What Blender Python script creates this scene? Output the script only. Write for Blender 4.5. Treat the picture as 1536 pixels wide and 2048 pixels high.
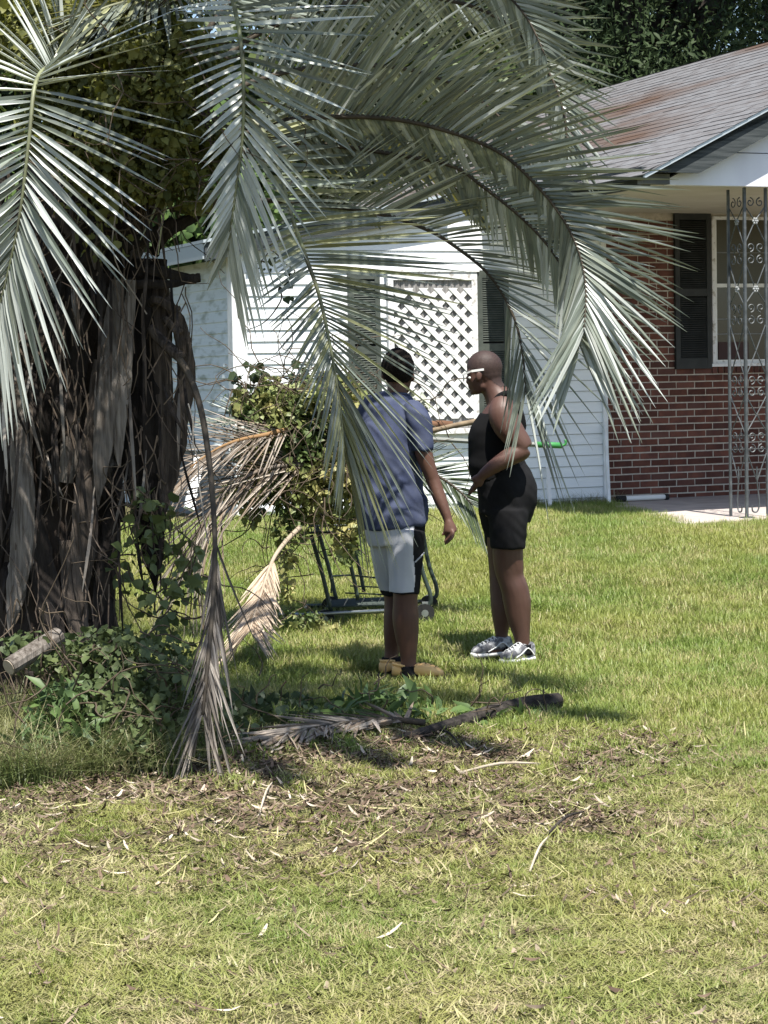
import bpy, math, random
import numpy as np
from mathutils import Vector, Matrix, noise as mnoise, Quaternion

random.seed(7)
RNG = np.random.default_rng(11)
for o in list(bpy.data.objects):
    bpy.data.objects.remove(o)
SC = bpy.context.scene
COL = SC.collection
R = math.radians

# ------------------------------------------------------------------ camera
F = 4300.0                        # focal length in pixels of the 1536x2048 picture
CAMZ = 1.59
PITCH, ROLL = R(3.646), R(-1.1)
cam_d = bpy.data.cameras.new('camera')
cam_d.sensor_fit = 'VERTICAL'
cam_d.sensor_height = 36.0
cam_d.lens = 36.0 * F / 2048.0
cam_d.clip_start = 0.05
cam_d.clip_end = 500
cam = bpy.data.objects.new('camera', cam_d)
COL.objects.link(cam)
RC = Matrix.Rotation(R(90) - PITCH, 3, 'X') @ Matrix.Rotation(ROLL, 3, 'Z')
cam.matrix_world = Matrix.Translation((0, 0, CAMZ)) @ RC.to_4x4()
SC.camera = cam

# ------------------------------------------------------------------ light
SUN_EL = R(66)
SUN_H = Vector((0.28, -0.96)).normalized()
SUN = Vector((SUN_H.x * math.cos(SUN_EL), SUN_H.y * math.cos(SUN_EL), math.sin(SUN_EL)))
world = bpy.data.worlds.new('World')
SC.world = world
world.use_nodes = True
wn = world.node_tree
bg = wn.nodes['Background']
sky = wn.nodes.new('ShaderNodeTexSky')
sky.sky_type = 'NISHITA'
sky.sun_disc = False
sky.sun_elevation = SUN_EL
sky.sun_rotation = math.atan2(SUN_H.x, SUN_H.y)
wn.links.new(sky.outputs[0], bg.inputs[0])
bg.inputs[1].default_value = 0.095
sl = bpy.data.lights.new('sun', 'SUN')
sl.energy = 5.0
sl.angle = R(0.53)
sl.color = (1.0, 0.955, 0.88)
so = bpy.data.objects.new('sun', sl)
COL.objects.link(so)
so.rotation_euler = SUN.to_track_quat('Z', 'Y').to_euler()
so.location = (6, -6, 20)
SC.view_settings.view_transform = 'Standard'
SC.view_settings.look = 'None'
SC.view_settings.exposure = 1.03
SC.view_settings.gamma = 1.0
SC.view_settings.use_curve_mapping = False
SC.cycles.max_bounces = 8
SC.cycles.use_denoising = True


# ------------------------------------------------------------------ picture <-> place
def ray(px, py):
    return RC @ Vector(((px - 768) / F, (1024 - py) / F, -1.0))


def at(px, py, d):
    r = ray(px, py)
    return Vector((0, 0, CAMZ)) + r * (d / r.y)


def sstep(t):
    t = min(1.0, max(0.0, t))
    return t * t * (3 - 2 * t)


def gz(x, y):
    z = 0.30 * sstep((y - 11.2) / 6.6)
    z += 0.10 * math.exp(-((x + 1.5) ** 2 + (y - 9.9) ** 2) / 0.7)
    z += 0.012 * math.sin(x * 2.1 + y * 1.3) * math.sin(y * 1.7 - x * 0.6) * (1 - sstep((y - 15) / 3))
    return z


def ground_at(px, py):
    r = ray(px, py)
    t = 9.0
    for _ in range(40):
        p = Vector((0, 0, CAMZ)) + r * t
        t += (p.z - gz(p.x, p.y)) / max(0.02, -r.z) * 0.8
    return Vector((0, 0, CAMZ)) + r * t


# ------------------------------------------------------------------ helpers
def tag(o, label=None, cat=None, group=None, kind=None):
    if label: o['label'] = label
    if cat: o['category'] = cat
    if group: o['group'] = group
    if kind: o['kind'] = kind
    return o


def set_parent(o, parent, keep):
    if parent is None:
        return
    o.parent = parent
    if keep:
        m = parent.matrix_basis.copy()
        o.matrix_parent_inverse = m.inverted()


def empty(name, loc, rz=0.0):
    o = bpy.data.objects.new(name, None)
    o.location = loc
    o.rotation_euler = (0, 0, rz)
    o.empty_display_size = 0.1
    COL.objects.link(o)
    return o


def link_mesh(name, me, mat, parent=None, keep=True, smooth=False):
    if mat is not None and len(me.materials) == 0:
        for m_ in (mat if isinstance(mat, (list, tuple)) else [mat]):
            me.materials.append(m_)
    if smooth:
        me.polygons.foreach_set('use_smooth', [True] * len(me.polygons))
    o = bpy.data.objects.new(name, me)
    COL.objects.link(o)
    if parent is not None:
        set_parent(o, parent, keep)
    return o


class MB:
    def __init__(s):
        s.v = []; s.f = []

    def add(s, vs, fs):
        b = len(s.v)
        s.v += [tuple(v) for v in vs]
        s.f += [tuple(i + b for i in f) for f in fs]
        return s

    def box(s, x0, x1, y0, y1, z0, z1):
        vs = [(x, y, z) for z in (z0, z1) for y in (y0, y1) for x in (x0, x1)]
        return s.add(vs, [(0, 2, 3, 1), (4, 5, 7, 6), (0, 1, 5, 4), (2, 6, 7, 3), (0, 4, 6, 2), (1, 3, 7, 5)])

    def bar(s, a, b, w, h, up=(0, 0, 1)):
        a, b = Vector(a), Vector(b)
        t = (b - a).normalized()
        u = Vector(up)
        sd = t.cross(u)
        if sd.length < 1e-4: sd = t.cross(Vector((1, 0, 0)))
        sd.normalize(); u = sd.cross(t)
        vs = []
        for p in (a, b):
            for i, j in ((-1, -1), (1, -1), (1, 1), (-1, 1)):
                vs.append(p + sd * (i * w / 2) + u * (j * h / 2))
        return s.add(vs, [(3, 2, 1, 0), (4, 5, 6, 7), (0, 1, 5, 4), (1, 2, 6, 5), (2, 3, 7, 6), (3, 0, 4, 7)])

    def prism(s, poly, y0, y1):
        n = len(poly)
        vs = [(x, y0, z) for x, z in poly] + [(x, y1, z) for x, z in poly]
        fs = [tuple(range(n)), tuple(range(2 * n - 1, n - 1, -1))]
        fs += [(i, n + i, n + (i + 1) % n, (i + 1) % n) for i in range(n)]
        return s.add(vs, fs)

    def tube(s, pts, rad, n=6, sub=0, flat=1.0, jit=0.0, hint=None):
        pts = [Vector(p) for p in pts]
        if not isinstance(rad, (list, tuple)): rad = [rad] * len(pts)
        rad = [r if isinstance(r, tuple) else (r, r * flat) for r in rad]
        if sub:
            pts, rad = catmull(pts, sub), catmull([Vector((r[0], r[1], 0)) for r in rad], sub)
            rad = [(max(r.x, 1e-4), max(r.y, 1e-4)) for r in rad]
        vs, fs = [], []
        m = len(pts)
        pA = None
        for i, p in enumerate(pts):
            t = (pts[min(i + 1, m - 1)] - pts[max(i - 1, 0)])
            if t.length < 1e-7: t = Vector((0, 0, 1))
            t.normalize()
            B = Vector(hint) if hint is not None else Vector((0, 1, 0))
            if abs(t.dot(B)) > 0.93:
                B = pA.cross(t) * -1 if pA is not None else Vector((1, 0, 0))
            B = (B - t * t.dot(B)).normalized()
            A = t.cross(B)
            if pA is not None and A.dot(pA) < 0:
                A = -A; B = -B
            pA = A
            for k in range(n):
                a = 2 * math.pi * k / n
                jj = 1 + random.uniform(-jit, jit) if jit else 1
                vs.append(p + A * (math.cos(a) * rad[i][0] * jj) + B * (math.sin(a) * rad[i][1] * jj))
        for i in range(m - 1):
            for k in range(n):
                fs.append((i * n + k, i * n + (k + 1) % n, (i + 1) * n + (k + 1) % n, (i + 1) * n + k))
        vs.append(pts[0]); vs.append(pts[-1])
        c0, c1 = len(vs) - 2, len(vs) - 1
        for k in range(n):
            fs.append((c0, (k + 1) % n, k))
            fs.append((c1, (m - 1) * n + k, (m - 1) * n + (k + 1) % n))
        return s.add(vs, fs)

    def ell(s, c, r, n=14, m=9, rot=None):
        c = Vector(c)
        vs, fs = [], []
        for i in range(1, m):
            ph = math.pi * i / m
            for k in range(n):
                a = 2 * math.pi * k / n
                v = Vector((r[0] * math.sin(ph) * math.cos(a), r[1] * math.sin(ph) * math.sin(a), r[2] * math.cos(ph)))
                if rot is not None: v = rot @ v
                vs.append(c + v)
        for i in range(m - 2):
            for k in range(n):
                fs.append((i * n + k, (i + 1) * n + k, (i + 1) * n + (k + 1) % n, i * n + (k + 1) % n))
        t = Vector((0, 0, r[2])); bt = Vector((0, 0, -r[2]))
        if rot is not None: t = rot @ t; bt = rot @ bt
        vs.append(c + t); vs.append(c + bt)
        for k in range(n):
            fs.append((len(vs) - 2, k, (k + 1) % n))
            fs.append((len(vs) - 1, (m - 2) * n + (k + 1) % n, (m - 2) * n + k))
        return s.add(vs, fs)

    def mesh(s, name):
        me = bpy.data.meshes.new(name)
        me.from_pydata(s.v, [], s.f)
        me.update()
        return me

    def build(s, name, mat, parent=None, keep=True, smooth=False):
        return link_mesh(name, s.mesh(name), mat, parent, keep, smooth)


def catmull(pts, sub):
    out = []
    m = len(pts)
    for i in range(m - 1):
        p0, p1, p2, p3 = pts[max(i - 1, 0)], pts[i], pts[i + 1], pts[min(i + 2, m - 1)]
        for j in range(sub):
            t = j / sub
            out.append(0.5 * ((2 * p1) + (p2 - p0) * t + (2 * p0 - 5 * p1 + 4 * p2 - p3) * t * t + (3 * p1 - p0 - 3 * p2 + p3) * t ** 3))
    out.append(pts[-1].copy())
    return out


def np_mesh(name, V, Fq):
    """V (n,3); Fq list of int arrays with constant face sizes."""
    me = bpy.data.meshes.new(name)
    nl = sum(f.size for f in Fq); nf = sum(len(f) for f in Fq)
    me.vertices.add(len(V)); me.vertices.foreach_set('co', V.astype(np.float32).ravel())
    me.loops.add(nl); me.polygons.add(nf)
    me.loops.foreach_set('vertex_index', np.concatenate([f.ravel() for f in Fq]).astype(np.int32))
    tot = np.concatenate([np.full(len(f), f.shape[1], dtype=np.int32) for f in Fq])
    st = np.concatenate([[0], np.cumsum(tot)[:-1]]).astype(np.int32)
    me.polygons.foreach_set('loop_start', st)
    me.polygons.foreach_set('loop_total', tot)
    me.update(calc_edges=True)
    me.validate()
    return me


LEAF = np.array([(0, 0, 0), (-.34, .10, .06), (-.42, .45, .10), (0, 1, -.10), (.42, .45, .10), (.34, .10, .06), (0, .5, 0)], float)
LEAF_LONG = np.array([(0, 0, 0), (-.12, .2, .04), (-.16, .5, .05), (0, 1, -.16), (.16, .5, .05), (.12, .2, .04), (0, .5, 0)], float)


def leaf_mesh(name, pos, axis, nrm, size, shape=LEAF):
    pos, axis, nrm = map(np.asarray, (pos, axis, nrm))
    size = np.asarray(size).reshape(-1, 1, 1)
    y = axis / np.linalg.norm(axis, axis=1, keepdims=True)
    x = np.cross(y, nrm); x /= np.linalg.norm(x, axis=1, keepdims=True) + 1e-9
    z = np.cross(x, y)
    V = pos[:, None, :] + size * (shape[None, :, 0:1] * x[:, None, :] + shape[None, :, 1:2] * y[:, None, :] + shape[None, :, 2:3] * z[:, None, :])
    n = len(pos)
    b = (np.arange(n) * 7)[:, None]
    q = np.concatenate([b + np.array([[0, 1, 2, 6]]), b + np.array([[0, 6, 4, 5]])])
    t = np.concatenate([b + np.array([[6, 2, 3]]), b + np.array([[6, 3, 4]])])
    return np_mesh(name, V.reshape(-1, 3), [q.reshape(-1, 4), t.reshape(-1, 3)])


def rnd_dirs(n, up=0.0, out=None):
    d = RNG.normal(size=(n, 3))
    d /= np.linalg.norm(d, axis=1, keepdims=True)
    d[:, 2] += up
    if out is not None: d = d + out
    return d / np.linalg.norm(d, axis=1, keepdims=True)


# ------------------------------------------------------------------ materials
MATS = {}


def mat(name, color, rough=0.6, spec=0.4, c2=None, nscale=6.0, nfac=1.0, ncontrast=(0.35, 0.65), bump=0.0, bscale=40.0,
        rnd=0.0, transl=0.0, stretch=(1, 1, 1), c3=None, n3=1.5, n3c=(0.5, 0.7), metal=0.0, coord='Object', rndhue=None, tcol=None):
    m = bpy.data.materials.new(name)
    m.use_nodes = True
    nt = m.node_tree; N = nt.nodes; L = nt.links
    p = N['Principled BSDF']
    p.inputs['Roughness'].default_value = rough
    p.inputs['Specular IOR Level'].default_value = spec
    p.inputs['Metallic'].default_value = metal
    tc = N.new('ShaderNodeTexCoord'); mp = N.new('ShaderNodeMapping')
    mp.inputs['Scale'].default_value = stretch
    if coord == 'World':
        ge = N.new('ShaderNodeNewGeometry'); L.new(ge.outputs['Position'], mp.inputs[0])
    else:
        L.new(tc.outputs[coord], mp.inputs[0])
    col = None

    def noise(sc, det=6):
        n = N.new('ShaderNodeTexNoise'); n.inputs['Scale'].default_value = sc; n.inputs['Detail'].default_value = det
        L.new(mp.outputs[0], n.inputs['Vector'])
        return n

    def ramp(src, a, b):
        r_ = N.new('ShaderNodeMapRange'); r_.inputs[1].default_value = a; r_.inputs[2].default_value = b
        L.new(src, r_.inputs[0]); return r_.outputs[0]

    def mix(fac, a, b):
        mx = N.new('ShaderNodeMix'); mx.data_type = 'RGBA'
        for sck, v in ((mx.inputs[0], fac), (mx.inputs[6], a), (mx.inputs[7], b)):
            if hasattr(v, 'is_linked'): L.new(v, sck)
            elif isinstance(v, tuple): sck.default_value = v + (1,) if len(v) == 3 else v
            else: sck.default_value = v
        return mx.outputs[2]

    col = tuple(color)
    oi = None
    if rndhue is not None:
        oi = N.new('ShaderNodeObjectInfo')
        col = mix(ramp(oi.outputs['Random'], 0.35, 1.0), col, tuple(rndhue))
    if c2 is not None:
        col = mix(ramp(noise(nscale).outputs[0], *ncontrast), col, tuple(c2))
    if c3 is not None:
        col = mix(ramp(noise(n3, 4).outputs[0], *n3c), col, tuple(c3))
    if rnd:
        oi = oi or N.new('ShaderNodeObjectInfo')
        mu = N.new('ShaderNodeMath'); mu.operation = 'MULTIPLY_ADD'
        wn_ = N.new('ShaderNodeTexWhiteNoise'); wn_.noise_dimensions = '1D'
        L.new(oi.outputs['Random'], wn_.inputs['W'])
        L.new(wn_.outputs['Value'], mu.inputs[0]); mu.inputs[1].default_value = 2 * rnd; mu.inputs[2].default_value = 1 - rnd
        hs = N.new('ShaderNodeHueSaturation')
        L.new(mu.outputs[0], hs.inputs['Value'])
        if hasattr(col, 'is_linked'): L.new(col, hs.inputs['Color'])
        else: hs.inputs['Color'].default_value = col + (1,)
        col = hs.outputs[0]
    if hasattr(col, 'is_linked'): L.new(col, p.inputs['Base Color'])
    else: p.inputs['Base Color'].default_value = col + (1,)
    if bump:
        b = N.new('ShaderNodeBump'); b.inputs['Strength'].default_value = bump; b.inputs['Distance'].default_value = 0.01
        L.new(noise(bscale, 8).outputs[0], b.inputs['Height']); L.new(b.outputs[0], p.inputs['Normal'])
    if transl:
        tr = N.new('ShaderNodeBsdfTranslucent'); ms = N.new('ShaderNodeMixShader'); ms.inputs[0].default_value = transl
        if tcol is not None: tr.inputs[0].default_value = tuple(tcol) + (1,)
        elif hasattr(col, 'is_linked'): L.new(col, tr.inputs[0])
        else: tr.inputs[0].default_value = col + (1,)
        out = N['Material Output']
        L.new(p.outputs[0], ms.inputs[1]); L.new(tr.outputs[0], ms.inputs[2]); L.new(ms.outputs[0], out.inputs[0])
    MATS[name] = m
    return m


M_lawn = mat('lawn_soil', (.105, .090, .048), .95, .1, c2=(.075, .080, .032), nscale=7, bump=.8, bscale=60, c3=(.065, .046, .032), n3=1.1, n3c=(.50, .66), coord='World')
M_siding = mat('white_vinyl', (.80, .82, .83), .42, .4, c2=(.74, .77, .79), nscale=3, bump=.05, bscale=200, stretch=(1, 1, 6))
M_seam = mat('grimy_seam_shade', (.20, .22, .23), .8, .1)  # seam grime, with the lap's shadow line painted into its colour
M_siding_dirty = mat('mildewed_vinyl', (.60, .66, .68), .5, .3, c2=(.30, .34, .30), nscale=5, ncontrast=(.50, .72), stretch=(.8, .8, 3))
M_trim = mat('white_trim', (.76, .78, .79), .45, .4, c2=(.62, .63, .62), nscale=9)
M_oldtrim = mat('peeling_trim', (.72, .73, .74), .6, .3, c2=(.40, .38, .35), nscale=22, ncontrast=(.52, .68), stretch=(1, 1, 1))
M_gable = mat('gable_panel', (.74, .76, .82), .5, .3, c2=(.66, .67, .74), nscale=4, stretch=(1, 1, .4))
M_fascia = mat('weathered_fascia', (.034, .041, .043), .85, .15, c2=(.068, .076, .078), nscale=10, stretch=(.4, .4, 6), bump=.2)
M_drip = mat('drip_edge', (.45, .50, .53), .4, .5, metal=.3)
M_shutter = mat('green_shutter', (.045, .055, .047), .55, .4, c2=(.075, .085, .072), nscale=12)
M_shutter_blk = mat('black_shutter', (.016, .018, .018), .55, .35, c2=(.028, .03, .03), nscale=10)
M_curtain = mat('grey_curtain', (.30, .29, .28), .9, .1, c2=(.16, .155, .15), nscale=14, stretch=(6, 1, .6))
M_glass = mat('dark_glass', (.018, .022, .02), .05, .6)
M_shade = mat('window_shade', (.055, .052, .032), .3, .4)
M_ceil = mat('porch_ceiling', (.50, .47, .40), .7, .2, c2=(.44, .41, .34), nscale=3)
M_mortar = mat('mortar', (.56, .50, .43), .95, .1, c2=(.44, .39, .33), nscale=30, bump=.4, bscale=150)
M_brick = mat('brick', (.155, .062, .044), .9, .15, c2=(.095, .042, .034), nscale=9, rnd=.30, rndhue=(.105, .055, .046), bump=.35, bscale=120, coord='World')
M_roof = mat('asphalt_shingle', (.160, .163, .170), .9, .15, c2=(.115, .110, .112), nscale=16, c3=(.085, .056, .042), n3=.75, n3c=(.49, .66), bump=.3, bscale=90, stretch=(1.3, .35, 1))
M_slab = mat('porch_concrete', (.42, .37, .34), .9, .2, c2=(.33, .29, .27), nscale=5, bump=.15, bscale=120)
M_iron = mat('wrought_iron', (.05, .057, .06), .55, .4, c2=(.10, .11, .115), nscale=14, metal=.2)
M_ironp = mat('pale_rosette', (.30, .31, .31), .5, .5)
M_pvc = mat('white_plastic', (.72, .72, .70), .4, .4)
M_dark = mat('dark_void', (.012, .012, .012), .9, .1)
M_greyskirt = mat('grey_skirting', (.12, .13, .135), .8, .2, c2=(.2, .21, .21), nscale=4)
M_frond = mat('frond_green', (.195, .222, .185), .34, .6, c2=(.13, .155, .13), nscale=3, rnd=.36, rndhue=(.28, .295, .23), transl=.09, tcol=(.27, .28, .13))
M_frond_pale = mat('frond_silver', (.52, .55, .515), .38, .5, c2=(.40, .43, .40), nscale=3, rnd=.18, transl=.10, tcol=(.34, .38, .16))
M_frond_yel = mat('frond_yellowing', (.30, .30, .16), .5, .4, c2=(.22, .24, .14), nscale=3, rnd=.25, transl=.2, tcol=(.42, .38, .08))
M_rachis = mat('rachis_green', (.20, .22, .12), .5, .4, c2=(.10, .10, .06), nscale=8)
M_rachis_dk = mat('rachis_brown', (.07, .055, .038), .7, .3, c2=(.035, .028, .02), nscale=12)
M_dead = mat('dead_frond', (.30, .235, .17), .8, .2, c2=(.20, .155, .12), nscale=5, rnd=.3, rndhue=(.22, .19, .16), transl=.08)
M_dead_grey = mat('dead_frond_grey', (.31, .27, .23), .85, .2, c2=(.20, .17, .14), nscale=5, rnd=.4, rndhue=(.46, .42, .36))
M_hang = mat('hanging_frond_grey', (.20, .178, .155), .9, .1, c2=(.13, .112, .096), nscale=5, rnd=.45, rndhue=(.38, .35, .31))
M_tan = mat('dry_frond_tan', (.54, .44, .34), .75, .25, c2=(.42, .34, .25), nscale=5, rnd=.25, transl=.1)
M_trunk = mat('palm_bark', (.040, .033, .028), .95, .1, c2=(.035, .026, .021), nscale=14, bump=1.0, bscale=45, stretch=(1, 1, .35))
M_base_brown = mat('leaf_base_brown', (.105, .085, .070), .9, .1, c2=(.038, .031, .026), nscale=12, stretch=(4, 4, .35), bump=1.0, bscale=35, rnd=.25)
M_base_grey = mat('leaf_base_grey', (.23, .205, .18), .9, .1, c2=(.085, .072, .06), nscale=14, stretch=(4, 4, .3), bump=1.0, bscale=40, rnd=.2)
M_base_dark = mat('leaf_base_dark', (.038, .032, .028), .95, .1, c2=(.016, .0135, .012), nscale=10, stretch=(3, 3, .35), bump=.8, bscale=35, rnd=.3)
M_wood = mat('cut_wood', (.42, .37, .30), .8, .2, c2=(.28, .23, .18), nscale=18, stretch=(1, 1, 1), bump=.4)
M_log = mat('black_log', (.018, .016, .015), .95, .08, c2=(.06, .052, .046), nscale=20, bump=.8, bscale=60)
M_branch = mat('pale_branch', (.26, .20, .13), .8, .2, c2=(.16, .12, .08), nscale=16)
M_vine = mat('vine_leaf', (.060, .10, .030), .5, .4, c2=(.09, .125, .035), nscale=5, transl=.25, tcol=(.14, .22, .03), coord='World')
M_vine_dk = mat('vine_leaf_dark', (.050, .072, .028), .5, .4, c2=(.065, .095, .045), nscale=4, transl=.2, coord='World')
M_vine_md = mat('vine_leaf_mid', (.075, .105, .040), .5, .4, c2=(.11, .14, .05), nscale=5, transl=.25, coord='World')
M_vine_ol = mat('vine_leaf_olive', (.20, .205, .060), .55, .35, c2=(.085, .098, .034), nscale=7, ncontrast=(.42, .6), transl=.28, tcol=(.20, .21, .03), coord='World')
M_heap = mat('cut_leaf', (.235, .27, .095), .5, .4, c2=(.34, .31, .12), nscale=6, ncontrast=(.42, .62), transl=.25, c3=(.10, .145, .045), n3=3.5, n3c=(.5, .62), coord='World')
M_weed = mat('weed_leaf', (.11, .175, .045), .5, .4, c2=(.06, .10, .04), nscale=4, transl=.25, coord='World')
M_stem = mat('vine_stem', (.11, .085, .06), .8, .2, c2=(.06, .045, .03), nscale=10)
M_tree = mat('tree_leaf', (.045, .07, .024), .5, .4, c2=(.075, .10, .03), nscale=1.2, transl=.22, tcol=(.12, .17, .03), coord='World')
M_tree_dk = mat('tree_leaf_dark', (.024, .040, .018), .6, .15, c2=(.042, .064, .024), nscale=1.0, transl=.12, coord='World')
M_bark = mat('tree_bark', (.07, .058, .048), .9, .1, c2=(.035, .03, .026), nscale=10, bump=.8, bscale=20, stretch=(1, 1, .3))
M_skin_m = mat('skin_man', (.105, .052, .035), .55, .35, c2=(.085, .041, .028), nscale=10, bump=.04, bscale=160)
M_skin_w = mat('skin_woman', (.092, .049, .037), .52, .4, c2=(.080, .038, .027), nscale=9, bump=.05, bscale=160)
M_hair = mat('black_hair', (.016, .012, .010), .95, .1, bump=1.0, bscale=180, c2=(.010, .008, .007), nscale=50)
M_tee = mat('navy_tee', (.043, .053, .098), .95, .1, c2=(.070, .082, .128), nscale=11, bump=.15, bscale=300)
M_shorts_g = mat('grey_shorts', (.43, .44, .47), .55, .35, c2=(.38, .39, .42), nscale=8)
M_black = mat('black_cloth', (.0085, .0085, .0095), .9, .12, c2=(.013, .013, .014), nscale=14)
M_black2 = mat('black_tank', (.0075, .0075, .008), .9, .12)
M_clog = mat('tan_clog', (.78, .50, .20), .5, .4, c2=(.68, .42, .17), nscale=14)
M_shoe = mat('grey_shoe', (.10, .10, .11), .7, .3, c2=(.38, .38, .38), nscale=30, ncontrast=(.48, .6))
M_white = mat('white_rubber', (.68, .68, .66), .5, .4)
M_cart = mat('cart_green', (.020, .032, .026), .45, .5, c2=(.035, .05, .042), nscale=10)
M_steel = mat('cart_steel', (.30, .32, .32), .35, .5, metal=.7)
M_rubber = mat('black_rubber', (.018, .018, .018), .7, .3)
M_grip = mat('green_grip', (.045, .22, .06), .45, .4)
M_pole = mat('grey_pole', (.20, .21, .19), .5, .4)


def blade_material(name, green, yellow, dry, dry_lo, dry_hi):
    m = bpy.data.materials.new(name); m.use_nodes = True
    nt = m.node_tree; N = nt.nodes; L = nt.links
    p = N['Principled BSDF']; p.inputs['Roughness'].default_value = .45; p.inputs['Specular IOR Level'].default_value = .4
    oi = N.new('ShaderNodeObjectInfo'); ge = N.new('ShaderNodeNewGeometry')
    n1 = N.new('ShaderNodeTexNoise'); n1.inputs['Scale'].default_value = .9; n1.inputs['Detail'].default_value = 5
    L.new(ge.outputs['Position'], n1.inputs['Vector'])
    n2 = N.new('ShaderNodeTexNoise'); n2.inputs['Scale'].default_value = 45; n2.inputs['Detail'].default_value = 2
    L.new(ge.outputs['Position'], n2.inputs['Vector'])
    a = N.new('ShaderNodeMix'); a.data_type = 'RGBA'
    a.inputs[6].default_value = green + (1,); a.inputs[7].default_value = yellow + (1,)
    mr = N.new('ShaderNodeMapRange'); mr.inputs[1].default_value = .38; mr.inputs[2].default_value = .62
    L.new(n1.outputs[0], mr.inputs[0]); L.new(mr.outputs[0], a.inputs[0])
    ad = N.new('ShaderNodeMath'); ad.operation = 'MULTIPLY_ADD'; ad.inputs[1].default_value = .5
    L.new(oi.outputs['Random'], ad.inputs[0]); L.new(n2.outputs[0], ad.inputs[2])
    r2 = N.new('ShaderNodeMapRange'); r2.inputs[1].default_value = dry_lo; r2.inputs[2].default_value = dry_hi
    L.new(ad.outputs[0], r2.inputs[0])
    n3 = N.new('ShaderNodeTexNoise'); n3.inputs['Scale'].default_value = 2.6; n3.inputs['Detail'].default_value = 3
    L.new(ge.outputs['Position'], n3.inputs['Vector'])
    r3 = N.new('ShaderNodeMapRange'); r3.inputs[1].default_value = .35; r3.inputs[2].default_value = .65; r3.inputs[3].default_value = -.13; r3.inputs[4].default_value = .13
    L.new(n3.outputs[0], r3.inputs[0])
    a3 = N.new('ShaderNodeMath'); a3.operation = 'ADD'; L.new(ad.outputs[0], a3.inputs[0]); L.new(r3.outputs[0], a3.inputs[1])
    ad = a3
    L.new(ad.outputs[0], r2.inputs[0])
    b = N.new('ShaderNodeMix'); b.data_type = 'RGBA'; b.inputs[7].default_value = dry + (1,)
    L.new(a.outputs[2], b.inputs[6]); L.new(r2.outputs[0], b.inputs[0])
    L.new(b.outputs[2], p.inputs['Base Color'])
    tr = N.new('ShaderNodeBsdfTranslucent'); ms = N.new('ShaderNodeMixShader'); ms.inputs[0].default_value = .3
    L.new(b.outputs[2], tr.inputs[0])
    L.new(p.outputs[0], ms.inputs[1]); L.new(tr.outputs[0], ms.inputs[2]); L.new(ms.outputs[0], N['Material Output'].inputs[0])
    return m


M_blade = blade_material('lawn_blade', (.165, .235, .045), (.26, .285, .070), (.42, .37, .18), .84, 1.05)
M_blade_dry = blade_material('dry_blade', (.19, .225, .060), (.29, .285, .095), (.44, .38, .22), .70, 1.08)
M_blade_tall = blade_material('tall_blade', (.105, .140, .045), (.20, .21, .08), (.36, .32, .19), .80, 1.05)
M_litter = mat('leaf_litter', (.125, .088, .062), .9, .1, c2=(.08, .055, .04), nscale=8, rnd=.45, rndhue=(.33, .27, .20), coord='World')  # litter brown also stands in for the palm's shade on the ground
M_straw = mat('straw', (.36, .32, .17), .7, .2, c2=(.34, .32, .15), nscale=20, rnd=.3)
M_chip = mat('pale_chip', (.44, .38, .30), .85, .2, c2=(.30, .25, .19), nscale=20, rnd=.3)

# ------------------------------------------------------------------ ground
def build_lawn():
    xs = np.concatenate([np.linspace(-60, -9, 12)[:-1], np.linspace(-9, 9, 91), np.linspace(9, 60, 12)[1:]])
    ys = np.concatenate([np.linspace(-10, 3, 8)[:-1], np.linspace(3, 24, 106), np.linspace(24, 120, 14)[1:]])
    V = np.array([(x, y, gz(x, y)) for y in ys for x in xs])
    nx = len(xs)
    i = np.arange(len(ys) - 1)[:, None] * nx + np.arange(nx - 1)[None, :]
    q = np.stack([i, i + 1, i + nx + 1, i + nx], -1).reshape(-1, 4)
    o = link_mesh('lawn', np_mesh('lawn', V, [q]), M_lawn, smooth=True)
    tag(o, 'sloping front lawn under the palm and in front of the house', kind='structure')


build_lawn()

# ------------------------------------------------------------------ house
HROT = R(22.0)
HO = Vector((-1.286, 19.2, 0.30))
house = empty('house', HO, HROT)
tag(house, 'one storey house with white siding, brick porch wall and low shingle roof', 'house')
HM = Matrix.Translation(HO) @ Matrix.Rotation(HROT, 4, 'Z')
HI = HM.inverted()


def hl(px, py, yl=0.0):
    """house-local x, z where the sight line meets the plane y = yl of the house"""
    o = HI @ Vector((0, 0, CAMZ)); d = HI.to_3x3() @ ray(px, py)
    t = (yl - o.y) / d.y
    p = o + d * t
    return p.x, p.z


def hpart(mb, name, m, parent=None, **k):
    return mb.build(name, m, parent or house, keep=False, **k)


WX1 = hl(1208, 900)[0]            # right end of the siding wall
CEIL = 2.74
PORCH_Y = -2.95
EAVE_X = 1.9
LAP = 0.1016


def rake_z(x):                     # underside of the low roof over the siding wall
    return hl(478, 500)[1] + 0.185 * x


# siding wall with each lap board
wall = hpart(MB().prism([(0.02, -.15), (WX1 - .02, -.15), (WX1 - .02, 2.86), (2.0, 2.86), (0.02, rake_z(0) - .02)], -.02, .25), 'siding_wall', M_siding)


def lap_board(x0, x1a, z, slope_cut=True):
    z1 = z + LAP
    mb = MB()
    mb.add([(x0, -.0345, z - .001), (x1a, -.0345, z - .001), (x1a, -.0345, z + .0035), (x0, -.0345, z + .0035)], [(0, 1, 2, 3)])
    mb.add([(x0, -.034, z), (x1a, -.034, z), (x1a, -.022, z), (x0, -.022, z), (x0, -.024, z1 + .004), (x1a, -.024, z1 + .004), (x1a, -.0215, z1 + .004), (x0, -.0215, z1 + .004)],
           [(0, 1, 5, 4), (3, 7, 6, 2), (0, 3, 2, 1), (4, 5, 6, 7), (0, 4, 7, 3), (1, 2, 6, 5)])
    return mb


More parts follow.
